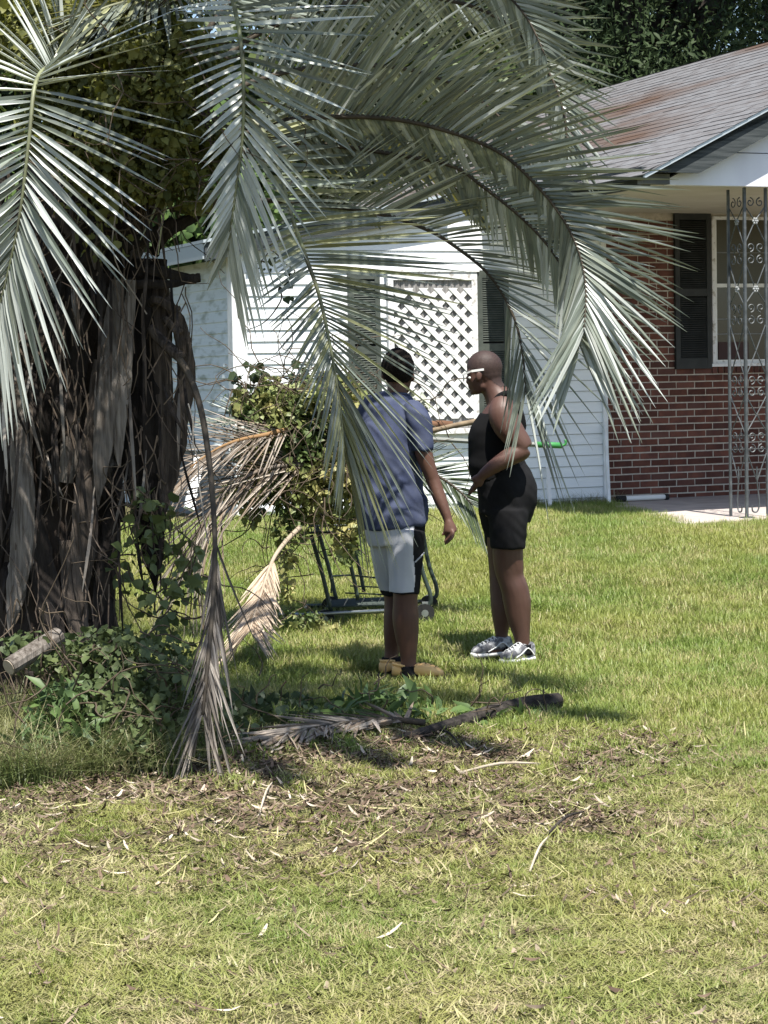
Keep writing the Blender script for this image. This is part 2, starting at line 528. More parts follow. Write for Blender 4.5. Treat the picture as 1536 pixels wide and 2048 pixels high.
z = -0.12
while z < 2.84:
    x0, x1 = 0.085, WX1 - .03
    if z + LAP > rake_z(0):
        x0 = max(0.085, (z + LAP - rake_z(0)) / 0.185)
    if x0 < x1 - .2 and z + LAP < 2.84:
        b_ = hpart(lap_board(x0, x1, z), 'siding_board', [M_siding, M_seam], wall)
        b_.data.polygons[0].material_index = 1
    z += LAP
hpart(MB().box(-.02, .085, -.05, .05, -.15, rake_z(0) - .02).box(-.05, -.02, -.05, .085, -.15, rake_z(0) - .02), 'corner_post', M_trim)
hpart(MB().box(WX1 - .03, WX1 + .02, -.055, .03, -.15, 2.84), 'corner_strip', M_trim)
# left side wall, receding
lw = hpart(MB().box(-.02, .2, .09, 3.1, -.15, 2.36), 'side_wall', M_siding_dirty)
zb = hl(440, 887)[1] - .03
z = zb
while z < 2.3:
    mb = MB()
    z1 = z + LAP
    mb.add([(-.034, .085, z), (-.034, 3.06, z), (-.022, 3.06, z), (-.022, .085, z), (-.024, .085, z1), (-.024, 3.06, z1), (-.0215, 3.06, z1), (-.0215, .085, z1)],
           [(0, 4, 5, 1), (3, 2, 6, 7), (0, 1, 2, 3), (4, 7, 6, 5), (0, 3, 7, 4), (1, 5, 6, 2)])
    hpart(mb, 'siding_board', M_siding_dirty, lw)
    z += LAP
hpart(MB().box(-.06, -.022, .09, 3.06, zb - .07, zb), 'skirt_trim', M_trim)
hpart(MB().box(-.035, -.022, .09, 3.06, -.12, zb - .07), 'skirting', M_greyskirt)
hpart(MB().box(-.055, .0, 3.06, 3.14, -.15, 2.36), 'corner_post', M_trim)

# low roof over the siding wall
z0 = rake_z(-.30)
hpart(MB().prism([(-.30, z0 + .02), (2.3, rake_z(2.3) + .02), (2.3, rake_z(2.3) + .11), (-.30, z0 + .11)], -.10, 4.5), 'low_roof', M_fascia)
hpart(MB().prism([(-.31, z0 - .05), (2.05, rake_z(2.05) - .05), (2.05, rake_z(2.05) + .105), (-.31, z0 + .105)], -.13, -.102), 'rake_board', M_fascia)
hpart(MB().prism([(-.33, z0 + .108), (2.05, rake_z(2.05) + .108), (2.05, rake_z(2.05) + .135), (-.33, z0 + .135)], -.15, 4.5), 'drip_edge', M_drip)
hpart(MB().box(-.325, -.303, -.10, 4.5, z0 - .03, z0 + .105), 'eave_board', M_drip)
hpart(MB().prism([(.0, rake_z(0) - .10), (1.95, rake_z(1.95) - .10), (1.95, rake_z(1.95) - .04), (.0, rake_z(0) - .04)], -.07, -.042), 'frieze_board', M_trim)

# lattice window
wx0, wz1 = hl(768, 545); wx1, _ = hl(949, 700); _, wz0 = hl(900, 858)
win = hpart(MB().box(wx0 + .05, wx1 - .05, -.055, -.042, wz0, wz1 - .06), 'lattice_window', M_dark)
hpart(MB().box(wx0, wx0 + .055, -.085, -.043, wz0 + .01, wz1 - .075), 'casing', M_oldtrim, win)
hpart(MB().box(wx1 - .055, wx1, -.085, -.043, wz0 + .01, wz1 - .075), 'casing', M_oldtrim, win)
hpart(MB().box(wx0, wx1, -.085, -.043, wz1 - .072, wz1), 'casing', M_oldtrim, win)
hpart(MB().box(wx0 - .02, wx1 + .02, -.095, -.044, wz1 + .002, wz1 + .022), 'drip_cap', M_oldtrim, win)
hpart(MB().box(wx0 - .03, wx1 + .03, -.13, -.043, wz0 - .04, wz0 + .006), 'sill', M_oldtrim, win)
hpart(MB().box(wx0, wx1, -.075, -.043, wz0 - .10, wz0 - .042), 'apron', M_trim, win)
mb = MB()
nc = 90
cv, cf = [], []
for i in range(nc + 1):
    x = wx0 + .056 + (wx1 - wx0 - .112) * i / nc
    y = -.063 + .006 * math.sin(i * .9) + .003 * math.sin(i * 2.3)
    cv += [(x, y, wz0 + .01), (x, y, wz1 - .075)]
for i in range(nc):
    cf.append((2 * i, 2 * i + 2, 2 * i + 3, 2 * i + 1))
mb.add(cv, cf)
hpart(mb, 'curtain', M_curtain, win, smooth=True)


def clip(poly, x0, x1, z0, z1):
    def cut(pl, f, ins):
        out = []
        for i in range(len(pl)):
            a, b = pl[i], pl[(i + 1) % len(pl)]
            fa, fb = f(a), f(b)
            if fa >= 0: out.append(a)
            if (fa >= 0) != (fb >= 0):
                t = fa / (fa - fb); out.append((a[0] + (b[0] - a[0]) * t, a[1] + (b[1] - a[1]) * t))
        return out
    for f in (lambda p: p[0] - x0, lambda p: x1 - p[0], lambda p: p[1] - z0, lambda p: z1 - p[1]):
        poly = cut(poly, f, 0)
        if len(poly) < 3: return []
    return poly


lx0, lx1 = wx0 + .058, wx1 - .05
lz0, lz1 = hl(860, 838)[1], hl(860, 577)[1]
STEP, SW = .148, .0235 * 1.414
for sgn in (1, -1):
    k = -14
    while k < 22:
        c = k * STEP
        a = (lx0 + c - 3, lz0 - 3 * sgn) if sgn > 0 else (lx0 + c - 3, lz0 + 3)
        b = (lx0 + c + 3, lz0 + 3 * sgn) if sgn > 0 else (lx0 + c + 3, lz0 - 3)
        pl = clip([(a[0] - SW, a[1]), (a[0] + SW, a[1]), (b[0] + SW, b[1]), (b[0] - SW, b[1])], lx0, lx1, lz0, lz1)
        if len(pl) >= 3:
            area = abs(sum(pl[i][0] * pl[(i + 1) % len(pl)][1] - pl[(i + 1) % len(pl)][0] * pl[i][1] for i in range(len(pl)))) / 2
            if area > .0008:
                y0 = -.079 if sgn > 0 else -.086
                # make the winding counter-clockwise seen from the front
                hpart(MB().prism(pl, y0, y0 + .0065), 'lattice_slat', M_pvc, win)
        k += 1


def shutter(px0, px1, py0, py1, y, m, rails, name):
    x0, z1 = hl(px0, py0, y); x1, z0_ = hl(px1, py1, y)
    zr = [hl(px1, r_, y)[1] for r_ in rails]
    w = .05
    mb = MB()
    mb.box(x0, x0 + w, y - .035, y, z0_, z1); mb.box(x1 - w, x1, y - .035, y, z0_, z1)
    sh = hpart(mb, name, m)
    zs = [z0_] + sorted(zr) + [z1]
    hpart(MB().box(x0 + w, x1 - w, y - .012, y - .004, z0_, z1), 'back_panel', M_dark, sh)
    for a_, b_ in [(z0_, z0_ + .10), (z1 - .07, z1)] + [(q - .035, q + .035) for q in zr]:
        hpart(MB().box(x0 + w, x1 - w, y - .033, y - .004, a_, b_), 'rail', m, sh)
    sl_ = MB()
    q = z0_ + .105
    while q < z1 - .08:
        if all(abs(q - k_) > .042 for k_ in zr):
            sl_.add([(x0 + w, y - .030, q - .004), (x1 - w, y - .030, q - .004), (x1 - w, y - .013, q + .012), (x0 + w, y - .013, q + .012),
                     (x0 + w, y - .030, q + .001), (x1 - w, y - .030, q + .001), (x1 - w, y - .013, q + .016), (x0 + w, y - .013, q + .016)],
                    [(0, 1, 2, 3), (4, 7, 6, 5), (0, 4, 5, 1), (3, 2, 6, 7)])
        q += .0212
    s_ = hpart(sl_, 'louvres', m, sh); s_['kind'] = 'stuff'
    return sh


shutter(951, 1019, 541, 872, -.043, M_shutter, [694], 'shutter')
shutter(694, 763, 543, 872, -.043, M_shutter, [700], 'shutter')

# brick porch wall
BY = 0.03
bw_x0, bw_x1 = WX1 + .03, 9.2
SLAB = .045
rwx0 = hl(1424, 600, BY)[0]; rwx1 = rwx0 + 1.35
rwz0 = hl(1440, 727, BY)[1]; rwz1 = hl(1440, 433, BY)[1]
CEIL = hl(1420, 371, PORCH_Y)[1]
CH = .0677; BL = .203; JT = .0125
kS = math.floor((rwz0 - .105 - (SLAB - .02)) / CH) + 1
SILLZ = SLAB - .02 + kS * CH
WT = CEIL + .02
brick_wall = hpart(MB().box(bw_x0, rwx0, BY + .006, BY + .25, -.1, WT).box(rwx1, bw_x1, BY + .006, BY + .25, -.1, WT)
                   .box(rwx0, rwx1, BY + .006, BY + .25, -.1, rwz0).box(rwx0, rwx1, BY + .006, BY + .25, rwz1, WT), 'brick_wall', M_mortar)
brick_meshes = []
for k in range(6):
    mb = MB()
    j = lambda a=.0018: random.uniform(-a, a)
    L_, H_ = BL - JT, CH - JT
    vs = []
    for (y, ins) in ((.02, 0), (.004, 0), (0, .003)):
        for (x, zz) in ((0, 0), (L_, 0), (L_, H_), (0, H_)):
            vs.append((x + (ins if x == 0 else -ins) + j(), y + (j(.0012) if ins else 0), zz + (ins if zz == 0 else -ins) + j(.0012)))
    fs = [(8, 9, 10, 11)]
    for r_ in (0, 4):
        for q in range(4):
            fs.append((r_ + q, r_ + (q + 1) % 4, r_ + 4 + (q + 1) % 4, r_ + 4 + q))
    mb.add(vs, fs)
    me = mb.mesh('brick'); me.materials.append(M_brick); brick_meshes.append(me)
nb = 0
rest = MB()
FR_X = hl(1536, 800, BY)[0] + .25
row = 0
z = SLAB - .02
while z + CH < CEIL + .01:
    x = bw_x0 - (0.1015 if row % 2 else .02) - random.uniform(0, .004)
    while x < bw_x1:
        xa, xb = max(x, bw_x0 + .004), min(x + BL - JT, bw_x1)
        spans = [(xa, xb)]
        if z + CH > SILLZ + .01 and z < rwz1 + .02:
            spans = []
            lo, hi = rwx0 - .008, rwx1 + .008
            if xa < lo: spans.append((xa, min(xb, lo)))
            if xb > hi: spans.append((max(xa, hi), xb))
        for a, b in spans:
            if b - a < .03: continue
            if a < FR_X and nb < 290:
                o = bpy.data.objects.new('brick', random.choice(brick_meshes))
                COL.objects.link(o); o.parent = brick_wall
                o.location = (a, BY - .002 + random.uniform(-.0015, .0015), z + random.uniform(-.001, .001))
                o.scale = ((b - a) / (BL - JT), 1, 1)
                nb += 1
            else:
                rest.box(a, b, BY - .002, BY + .005, z, z + CH - JT)
        x += BL + random.uniform(-.002, .002)
    z += CH; row += 1
q = hpart(rest, 'brick_courses', M_brick, brick_wall); q['kind'] = 'stuff'
# sloping brick sill under the porch window
x = rwx0 - .01
while x < rwx1:
    o = bpy.data.objects.new('sill_brick', random.choice(brick_meshes))
    COL.objects.link(o); o.parent = brick_wall
    o.matrix_basis = Matrix.Translation((x + CH - JT, BY - .018, SILLZ + .002)) @ Matrix.Rotation(R(-6), 4, 'X') @ Matrix.Rotation(R(-90), 4, 'Y') @ Matrix.Diagonal(((rwz0 - .03 - SILLZ) / (BL - JT), 1, 1, 1))
    x += CH
# porch window
pw = hpart(MB().box(rwx0 + .01, rwx1 - .01, BY + .03, BY + .04, rwz0, rwz1), 'porch_window', M_glass)
mb = MB()
mb.box(rwx0, rwx0 + .035, BY - .01, BY + .05, rwz0, rwz1).box(rwx1 - .035, rwx1, BY - .01, BY + .05, rwz0, rwz1)
mb.box(rwx0 + .035, rwx1 - .035, BY - .008, BY + .05, rwz1 - .03, rwz1).box(rwx0 + .035, rwx1 - .035, BY - .008, BY + .05, rwz0, rwz0 + .035)
hpart(mb, 'window_frame', M_oldtrim, pw)
zm = hl(1450, 571, BY)[1]
mb = MB().box(rwx0 + .035, rwx1 - .035, BY - .002, BY + .028, zm - .018, zm + .018)
mb.box(rwx0 + .036, rwx0 + .058, BY + .002, BY + .028, rwz0 + .035, rwz1 - .03)
hpart(mb, 'sash_rail', M_trim, pw)
mb = MB()
for pz in (505, 638, 668):
    zz = hl(1450, pz, BY)[1]; mb.box(rwx0 + .058, rwx1 - .035, BY + .014, BY + .029, zz - .006, zz + .006)
xm = (rwx0 + rwx1) / 2
mb.box(xm - .008, xm + .008, BY + .012, BY + .0285, rwz0 + .035, rwz1 - .03)
hpart(mb, 'muntin', M_greyskirt, pw)
hpart(MB().box(rwx0 + .06, rwx1 - .04, BY + .022, BY + .0275, zm + .02, rwz1 - .03), 'window_shade', M_shade, pw)
hpart(MB().box(rwx0 + .08, rwx0 + .42, BY + .019, BY + .0275, rwz0 + .04, rwz0 + .21), 'dark_red_box', mat('dim_red', (.035, .012, .011), .6), pw)
hpart(MB().box(rwx0 - .03, rwx1 + .03, BY - .045, BY + .05, rwz0 - .03, rwz0 - .001), 'sill', M_oldtrim, pw)
shutter(1346, 1421, 425, 737, BY - .006, M_shutter_blk, [585], 'shutter')

# porch slab, ceiling, beam, gable
mb = MB()
slab_poly = [(2.72, -3.12), (9.5, -3.12), (9.5, .03), (3.6, .03)]
vs = [(x, y, -.12) for x, y in slab_poly] + [(x, y, SLAB) for x, y in slab_poly]
mb.add(vs, [(3, 2, 1, 0), (4, 5, 6, 7), (0, 1, 5, 4), (1, 2, 6, 5), (2, 3, 7, 6), (3, 0, 4, 7)])
hpart(mb, 'porch_slab', M_slab)
GX0 = hl(1338, 371, PORCH_Y)[0]
CEIL = hl(1420, 371, PORCH_Y)[1]
EX = hl(1282, 352, PORCH_Y)[0]
APX = EX + 3.5
SLP = .49


def main_z(x):                    # top of the gable roof, left slope
    return hl(1300, 345, PORCH_Y)[1] + SLP * (x - EX) if x <= APX else hl(1300, 345, PORCH_Y)[1] + SLP * (2 * APX - x - EX)


hpart(MB().box(EX + .1, 2 * APX - EX - .1, PORCH_Y + .09, .0, CEIL + .015, CEIL + .05), 'porch_ceiling', M_ceil)
gy = PORCH_Y
zt = lambda x: main_z(x) - .17
gx = [GX0, APX, 2 * APX - GX0]
zl = zt(GX0) if zt(GX0) > CEIL + .04 else CEIL + .04
zmid = hl(1500, 306, gy)[1]
xs_ = EX + (zmid + .17 - main_z(EX)) / SLP
hpart(MB().prism([(GX0, CEIL), (2 * APX - GX0, CEIL), (2 * APX - GX0, zl), (2 * APX - xs_, zmid - .004), (xs_, zmid - .004), (GX0, zl)], gy, gy + .08), 'gable_board', M_gable)
hpart(MB().prism([(xs_, zmid + .004), (2 * APX - xs_, zmid + .004), (APX, zt(APX))], gy + .003, gy + .08), 'gable_board', M_gable)
hpart(MB().box(EX + .05, EX + .13, gy + .08, .0, CEIL - .01, CEIL + .15), 'eave_beam', M_fascia)
hpart(MB().box(EX + .0, GX0 - .003, gy - .02, gy + .06, CEIL + .004, CEIL + .085), 'beam_end', M_greyskirt)
# roof slabs and rake boards
TH = .028
for sgn in (1, -1):
    fx = (lambda x: x) if sgn > 0 else (lambda x: 2 * APX - x)
    poly = [(fx(EX - .06), main_z(EX - .06) - TH), (fx(APX), main_z(APX) - TH), (fx(APX), main_z(APX) - .006), (fx(EX - .06), main_z(EX - .06) - .006)]
    hpart(MB().prism(poly, gy - .16, 6.5), 'roof_deck', M_fascia)
    xb_ = EX + (CEIL + .085 + .235 - main_z(EX)) / SLP
    poly = [(fx(xb_), CEIL + .085), (fx(APX), main_z(APX) - .235), (fx(APX), main_z(APX) - TH - .005), (fx(EX - .05), main_z(EX - .05) - TH - .005), (fx(EX - .05), max(CEIL + .085, main_z(EX) - .20))]
    hpart(MB().prism(poly, gy - .145, gy - .11), 'rake_board', M_fascia)
    poly = [(fx(EX - .07), main_z(EX - .07) - TH - .004), (fx(APX), main_z(APX) - TH - .004), (fx(APX), main_z(APX) - .002), (fx(EX - .07), main_z(EX - .07) - .002)]
    hpart(MB().prism(poly, gy - .185, gy - .161), 'drip_edge', M_drip)
    # shingle courses, stepped, broken into tabs along the depth
    mb = MB()
    nC = 30
    ca = math.atan(SLP)
    ln = (APX - EX + .08) / math.cos(ca)
    e = ln / nC
    for c in range(nC):
        s0, s1 = c * e, (c + 1) * e + .012
        y = gy - .195 + (0 if c % 2 else -.0) 
        first = True
        while y < 6.5:
            w = random.choice((.30, .33, .36, .9)) if not first else random.uniform(.1, .33)
            first = False
            y1 = min(6.5, y + w)
            h0 = .0062 + random.uniform(-.0015, .0035); h1 = .0028
            def P(s, h, yy):
                x = EX - .08 + s * math.cos(ca); zz = main_z(EX) - .08 * SLP + s * math.sin(ca)
                return (fx(x - h * math.sin(ca)), yy, zz + h * math.cos(ca) - .003)
            so_ = random.uniform(-.006, .006)
            mb.add([P(s0 + so_, 0, y), P(s0 + so_, h0, y), P(s0 + so_, h0, y1 - .006), P(s0 + so_, 0, y1 - .006), P(s1, h1, y), P(s1, h1, y1 - .006)],
                   [(0, 1, 2, 3), (1, 4, 5, 2)])
            y = y1
    r_ = hpart(mb, 'shingles', M_roof); r_['kind'] = 'stuff'
# back wall of the house under the big roof
hpart(MB().box(.2, 9.2, 6.2, 6.4, -.1, 2.6), 'back_wall', M_siding)
hpart(MB().box(9.0, 9.2, .25, 6.2, -.1, 2.6), 'far_side_wall', M_siding)
hpart(MB().box(-.02, .2, 3.1, 6.4, -.1, 2.36), 'rear_side_wall', M_siding_dirty)

# wrought iron corner column
cy = PORCH_Y + .10
cx_m = hl(1491, 700, cy)[0]; cx_r = hl(1533, 700, cy)[0]
c_l = hl(1466, 700, cy + .20)[0]
zt_c = CEIL - .002
zb_c = SLAB + .004
colm = hpart(MB().box(cx_m - .011, cx_m + .011, cy - .011, cy + .011, zb_c, zt_c), 'porch_column', M_iron)
for (x, y) in ((cx_r, cy), (cx_m - .015, cy + .23)):
    hpart(MB().box(x - .010, x + .010, y - .010, y + .010, zb_c, zt_c), 'bar', M_iron, colm)
hpart(MB().box(cx_m - .05, cx_m + .05, cy - .05, cy + .05, SLAB, SLAB + .008), 'base_plate', M_iron, colm)


def spiral(c, r0, turns, a0, sgn, A, B, n=18):
    out = []
    for i in range(n + 1):
        t = i / n
        r = r0 * (1 - .75 * t)
        a = a0 + sgn * turns * 2 * math.pi * t
        out.append(Vector(c) + A * (r * math.cos(a)) + B * (r * math.sin(a)))
    return out


def iron_panel(p0, ax, width):
    A = Vector(ax); B = Vector((0, 0, 1))
    H = zt_c - zb_c
    per = .86
    zz = zt_c
    k = 0
    mid = Vector((p0[0], p0[1], 0)) + A * (width / 2)
    sc = MB()
    di = MB()
    levels = [hl(1515, q, cy)[1] for q in (392, 507, 628, 772, 885)]
    for li, lz in enumerate(levels):
        for sg in (1, -1):
            for s2 in ((-1,) if li == 0 else (1, -1)):
                c = mid + A * (sg * width * .23) + B * (lz + s2 * .052)
                hpart(MB().tube(spiral(c, width * .19, 1.15, -s2 * math.pi / 2 if sg > 0 else math.pi + s2 * math.pi / 2, -sg * s2, A, B), .0055, n=4), 'scroll', M_iron, colm)
    nodes = [hl(1515, q, cy)[1] for q in (442, 578, 702, 830)]
    lv = levels
    for i in range(4):
        zc = nodes[i]
        for sg in (1, -1):
            for zz_ in (lv[i] - .09, lv[i + 1] + .09):
                hpart(MB().tube([mid + A * (sg * width * .46) + B * zz_, mid + B * zc], .006, n=4), 'diagonal', M_iron, colm)
    for sg in (1, -1):
        hpart(MB().tube([mid + A * (sg * width * .46) + B * (lv[-1] - .09), mid + B * (zb_c + .3)], .006, n=4), 'diagonal', M_iron, colm)
    di.tube([mid + B * (zb_c + .42), mid + B * (zb_c + .3), mid + A * (.02) + B * (zb_c + .12), mid - A * .0 + B * (zb_c + .045), mid - A * .045 + B * (zb_c + .05), mid - A * .05 + B * (zb_c + .10)], .007, n=5, sub=4)
    hpart(di, 'hook', M_iron, colm)
    for zc in nodes[:2]:
        ro = MB()
        for q in range(6):
            a = q * math.pi / 3
            ro.ell(mid + A * (.02 * math.cos(a)) + B * (zc + .02 * math.sin(a)) + Vector((0, -.006, 0)), (.011, .008, .011), 6, 5)
        ro.ell(mid + B * zc + Vector((0, -.012, 0)), (.010, .008, .010), 6, 5)
        hpart(ro, 'rosette', M_ironp, colm)


iron_panel((cx_m, cy), (1, 0, 0), cx_r - cx_m)
iron_panel((cx_m - .007, cy), (0, 1, 0), .23)

# things on and by the porch
a = HM @ Vector((hl(1247, 1010, -.25)[0], -.25, SLAB + .03)); b = HM @ Vector((hl(1331, 1002, -.25)[0], -.25, SLAB + .03))
pipe = MB().tube([a, b], .024, n=10).build('pipe', M_pvc, smooth=False)
tag(pipe, 'short white plastic pipe lying on the porch slab against the bricks', 'pipe')
MB().tube([a + (a - b).normalized() * .07, a + (b - a).normalized() * .02], .03, n=10).build('cap', M_rubber, pipe, keep=False)
MB().tube([b - (b - a).normalized() * .01, b + (b - a).normalized() * .03], .029, n=10).build('cap', M_rubber, pipe, keep=False)
p0 = HM @ Vector((hl(1095, 935, -.06)[0], -.06, hl(1095, 935, -.06)[1])); g0 = HM @ Vector((hl(1101, 1015, -.35)[0], -.35, -.02))
strip = MB().bar(p0, g0, .035, .02, up=(.3, -.9, 0)).build('loose_strip', M_pvc)
tag(strip, 'narrow white strip leaning on the siding low beside the woman', 'trim strip')
p0 = HM @ Vector((hl(1211, 850, -.075)[0], -.075, hl(1211, 850, -.075)[1])); g0 = HM @ Vector((hl(1219, 1024, -.42)[0], -.42, -.03))
strip2 = MB().bar(p0, g0, .03, .02, up=(.3, -.9, 0)).build('loose_strip', M_trim)
tag(strip2, 'long thin white strip leaning where the siding meets the bricks', 'trim strip')
a = HM @ Vector((-.5, .35, .0)); b = HM @ Vector((-.06, 1.0, .62))
sb = MB().bar(at(378, 1018, 18.6), at(398, 915, 19.1), .09, .03, up=(.3, -.9, 0)).build('leaning_board', M_trim)
tag(sb, 'short white board leaning against the grey skirting left of the house corner', 'board')

# ------------------------------------------------------------------ leaflets and fronds
leaflet_base = []
for k in range(6):
    n = 7
    vs, fs = [], []
    droop = (.03, .05, .08, .01, .12, .06)[k]
    for i in range(n):
        t = i / (n - 1)
        w = min(1, .35 + t / .12) * (1 - t ** 1.7) ** .75 * .5 if i < n - 1 else 0.02
        zz = -droop * t * t
        fold = .0085 * (1 - t)
        side = .02 * math.sin(t * 2.2 + k)
        vs += [(t, -w, zz + fold * w * 2), (t, side * .0, zz - fold), (t, w, zz + fold * w * 2)]
    for i in range(n - 1):
        a = 3 * i
        fs += [(a, a + 3, a + 4, a + 1), (a + 1, a + 4, a + 5, a + 2)]
    me = bpy.data.meshes.new('leaflet'); me.from_pydata(vs, [], fs); me.update()
    leaflet_base.append(me)
LEAFLET = {}


def leaflet_mesh(k, m):
    key = (k, m.name)
    if key not in LEAFLET:
        me = leaflet_base[k].copy(); me.materials.append(m); LEAFLET[key] = me
    return LEAFLET[key]


def frond(name, pts, n, Lm, hint, m_leaf, m_rach, parent=None, r0=.016, r1=.004, W=.022, a0=75, a1=22, V=25, s0=0.0, prof=None,
          left=1.0, right=1.0, grav=0.10, mats=None, rnd_a=2.2, roll=12, drop=0.0, lrand=.05, sub=6):
    fnc = lambda v_, s_: v_(s_) if callable(v_) else v_
    P3 = [p if isinstance(p, Vector) else at(*p) for p in pts]
    C = catmull(P3, sub)
    rad = [r0 + (r1 - r0) * i / (len(C) - 1) for i in range(len(C))]
    fr = MB().tube(C, rad, n=6, flat=.8).build(name, m_rach, parent, keep=True, smooth=True)
    seg = [0.0]
    for i in range(len(C) - 1): seg.append(seg[-1] + (C[i + 1] - C[i]).length)
    tot = seg[-1]
    H = hint if callable(hint) else (lambda s: Vector(hint))
    for i in range(n):
        s = s0 + (1 - s0) * (i + .5) / n
        d = s * tot
        k = max(0, min(len(C) - 2, next((q for q in range(len(seg) - 1) if seg[q + 1] >= d), len(C) - 2)))
        t = (d - seg[k]) / max(1e-6, seg[k + 1] - seg[k])
        p = C[k].lerp(C[k + 1], t)
        T = (C[min(k + 2, len(C) - 1)] - C[max(k - 1, 0)]).normalized()
        N = H(s); N = (N - T * N.dot(T)).normalized()
        B = T.cross(N)
        f = prof(s) if prof else max(.25, math.sin(math.pi * min(1, .22 + .70 * s)) ** .7)
        for sd, ms in ((1, right), (-1, left)):
            ms = fnc(ms, s)
            if ms <= 0 or random.random() < fnc(drop, s): continue
            al = R((a0(s) if callable(a0) else a0 + (a1 - a0) * s) + random.gauss(0, rnd_a))
            v = R(fnc(V, s) + random.gauss(0, 4))
            D = T * math.cos(al) + (B * (sd * math.cos(v)) + N * math.sin(v)) * math.sin(al)
            D = (D + Vector((0, 0, -1)) * fnc(grav, s) * (1 + random.gauss(0, .3))).normalized()
            Lf = Lm * f * ms * (1 + random.gauss(0, lrand))
            Zx = (N - D * N.dot(D)).normalized()
            Zx = Quaternion(D, R(random.gauss(0, roll)) + sd * R(12)) @ Zx
            Y = Zx.cross(D)
            w = fnc(W, s) * random.uniform(.85, 1.12)
            Mx = Matrix(((D.x * Lf, Y.x * w, Zx.x * Lf, p.x), (D.y * Lf, Y.y * w, Zx.y * Lf, p.y), (D.z * Lf, Y.z * w, Zx.z * Lf, p.z), (0, 0, 0, 1)))
            mm = random.choice(mats) if mats else m_leaf
            o = bpy.data.objects.new('leaflet', leaflet_mesh(random.randrange(6), mm))
            COL.objects.link(o); o.parent = fr; o.matrix_basis = Mx
    return fr


# ------------------------------------------------------------------ the palm
palm_base = Vector((at(110, 1450, 9.9).x, 9.9, gz(-1.5, 9.9)))
palm = empty('palm_tree', palm_base)
tag(palm, 'grey green feather palm with arching fronds and shaggy trunk of old leaf bases', 'palm tree')
# trunk
tp = [at(70, 1500, 9.95), at(85, 1300, 9.95), at(105, 1000, 9.95), at(125, 700, 9.95), at(160, 450, 9.95), at(215, 250, 9.95), at(250, 60, 9.9), at(270, -60, 9.9)]
MB().tube(tp, [.38, .34, .31, .30, .31, .30, .22, .10], n=22, sub=6, jit=.10).build('trunk', M_trunk, palm)


def plank(name, pts, hw, m, flat=.3, dd=0.0, parent=palm, n=16):
    P3 = [at(p[0], p[1], p[2] + dd) for p in pts]
    rr = [(h * pts[i][2] / F, max(.006, h * pts[i][2] / F * flat)) for i, h in enumerate(hw)]
    mb = MB().tube(P3, rr, n=n, sub=7, jit=.10)
    mb.v = [tuple(Vector(v) + Vector((mnoise.noise(Vector((v[0] * 26, v[1] * 26, v[2] * 3.5))), mnoise.noise(Vector((v[0] * 26 + 5, v[1] * 26, v[2] * 3.5))), 0)) * .013) for v in mb.v]
    return mb.build(name, m, parent, smooth=False)


PL = [
    ([(10, 640, 9.6), (30, 800, 9.55), (46, 960, 9.5), (44, 1090, 9.5), (30, 1190, 9.5), (17, 1268, 9.5)], [14, 18, 22, 25, 20, 2], M_base_grey, .35),
    ([(232, 560, 9.6), (222, 700, 9.56), (213, 800, 9.52), (203, 920, 9.5), (194, 1010, 9.5)], [16, 22, 25, 19, 3], M_base_grey, .35),
    ([(262, 560, 9.58), (250, 720, 9.55), (238, 850, 9.52), (239, 935, 9.52)], [9, 15, 13, 2], M_base_grey, .4),
    ([(290, 520, 9.75), (290, 700, 9.72), (292, 850, 9.7), (296, 980, 9.7), (306, 1100, 9.7), (312, 1185, 9.7)], [44, 50, 52, 42, 22, 3], M_base_dark, .6),
    ([(335, 595, 9.65), (362, 660, 9.65), (372, 740, 9.65), (358, 850, 9.65), (338, 960, 9.65), (326, 1040, 9.65)], [10, 15, 17, 20, 16, 4], M_base_brown, .5),
    ([(200, 720, 9.6), (183, 860, 9.58), (172, 1000, 9.55), (166, 1130, 9.55), (160, 1240, 9.55)], [12, 16, 24, 20, 3], M_base_brown, .35),
    ([(150, 800, 9.62), (142, 880, 9.6), (132, 965, 9.6)], [8, 17, 15], M_base_grey, .4),
    ([(95, 620, 9.65), (100, 750, 9.6), (92, 880, 9.6), (80, 980, 9.6)], [20, 26, 22, 3], M_base_dark, .4),
    ([(150, 560, 9.65), (152, 700, 9.62), (140, 820, 9.6), (128, 900, 9.6)], [18, 24, 20, 3], M_base_dark, .4),
    ([(320, 560, 9.7), (318, 720, 9.68), (328, 880, 9.66), (322, 1010, 9.66)], [18, 22, 20, 3], M_base_brown, .5),
    ([(262, 640, 9.7), (258, 800, 9.68), (262, 930, 9.68), (275, 1040, 9.68)], [16, 22, 18, 3], M_base_dark, .5),
    ([(88, 1110, 9.62), (92, 1160, 9.6), (96, 1215, 9.6)], [10, 14, 12], M_base_grey, .4),
    ([(60, 1000, 9.62), (80, 1120, 9.6), (110, 1260, 9.55), (130, 1370, 9.5)], [20, 26, 22, 4], M_base_dark, .4),
    ([(140, 1080, 9.6), (150, 1200, 9.58), (165, 1310, 9.55), (178, 1400, 9.5)], [20, 24, 18, 3], M_base_brown, .4),
    ([(230, 980, 9.65), (215, 1090, 9.6), (200, 1200, 9.58), (196, 1310, 9.55)], [14, 18, 16, 3], M_base_dark, .4),
    ([(-20, 620, 9.6), (-5, 800, 9.55), (0, 1000, 9.55), (-8, 1150, 9.55)], [24, 30, 26, 5], M_base_dark, .4),
]
for pts, hw, m, fl in PL:
    plank('leaf_base', pts, hw, m, fl)
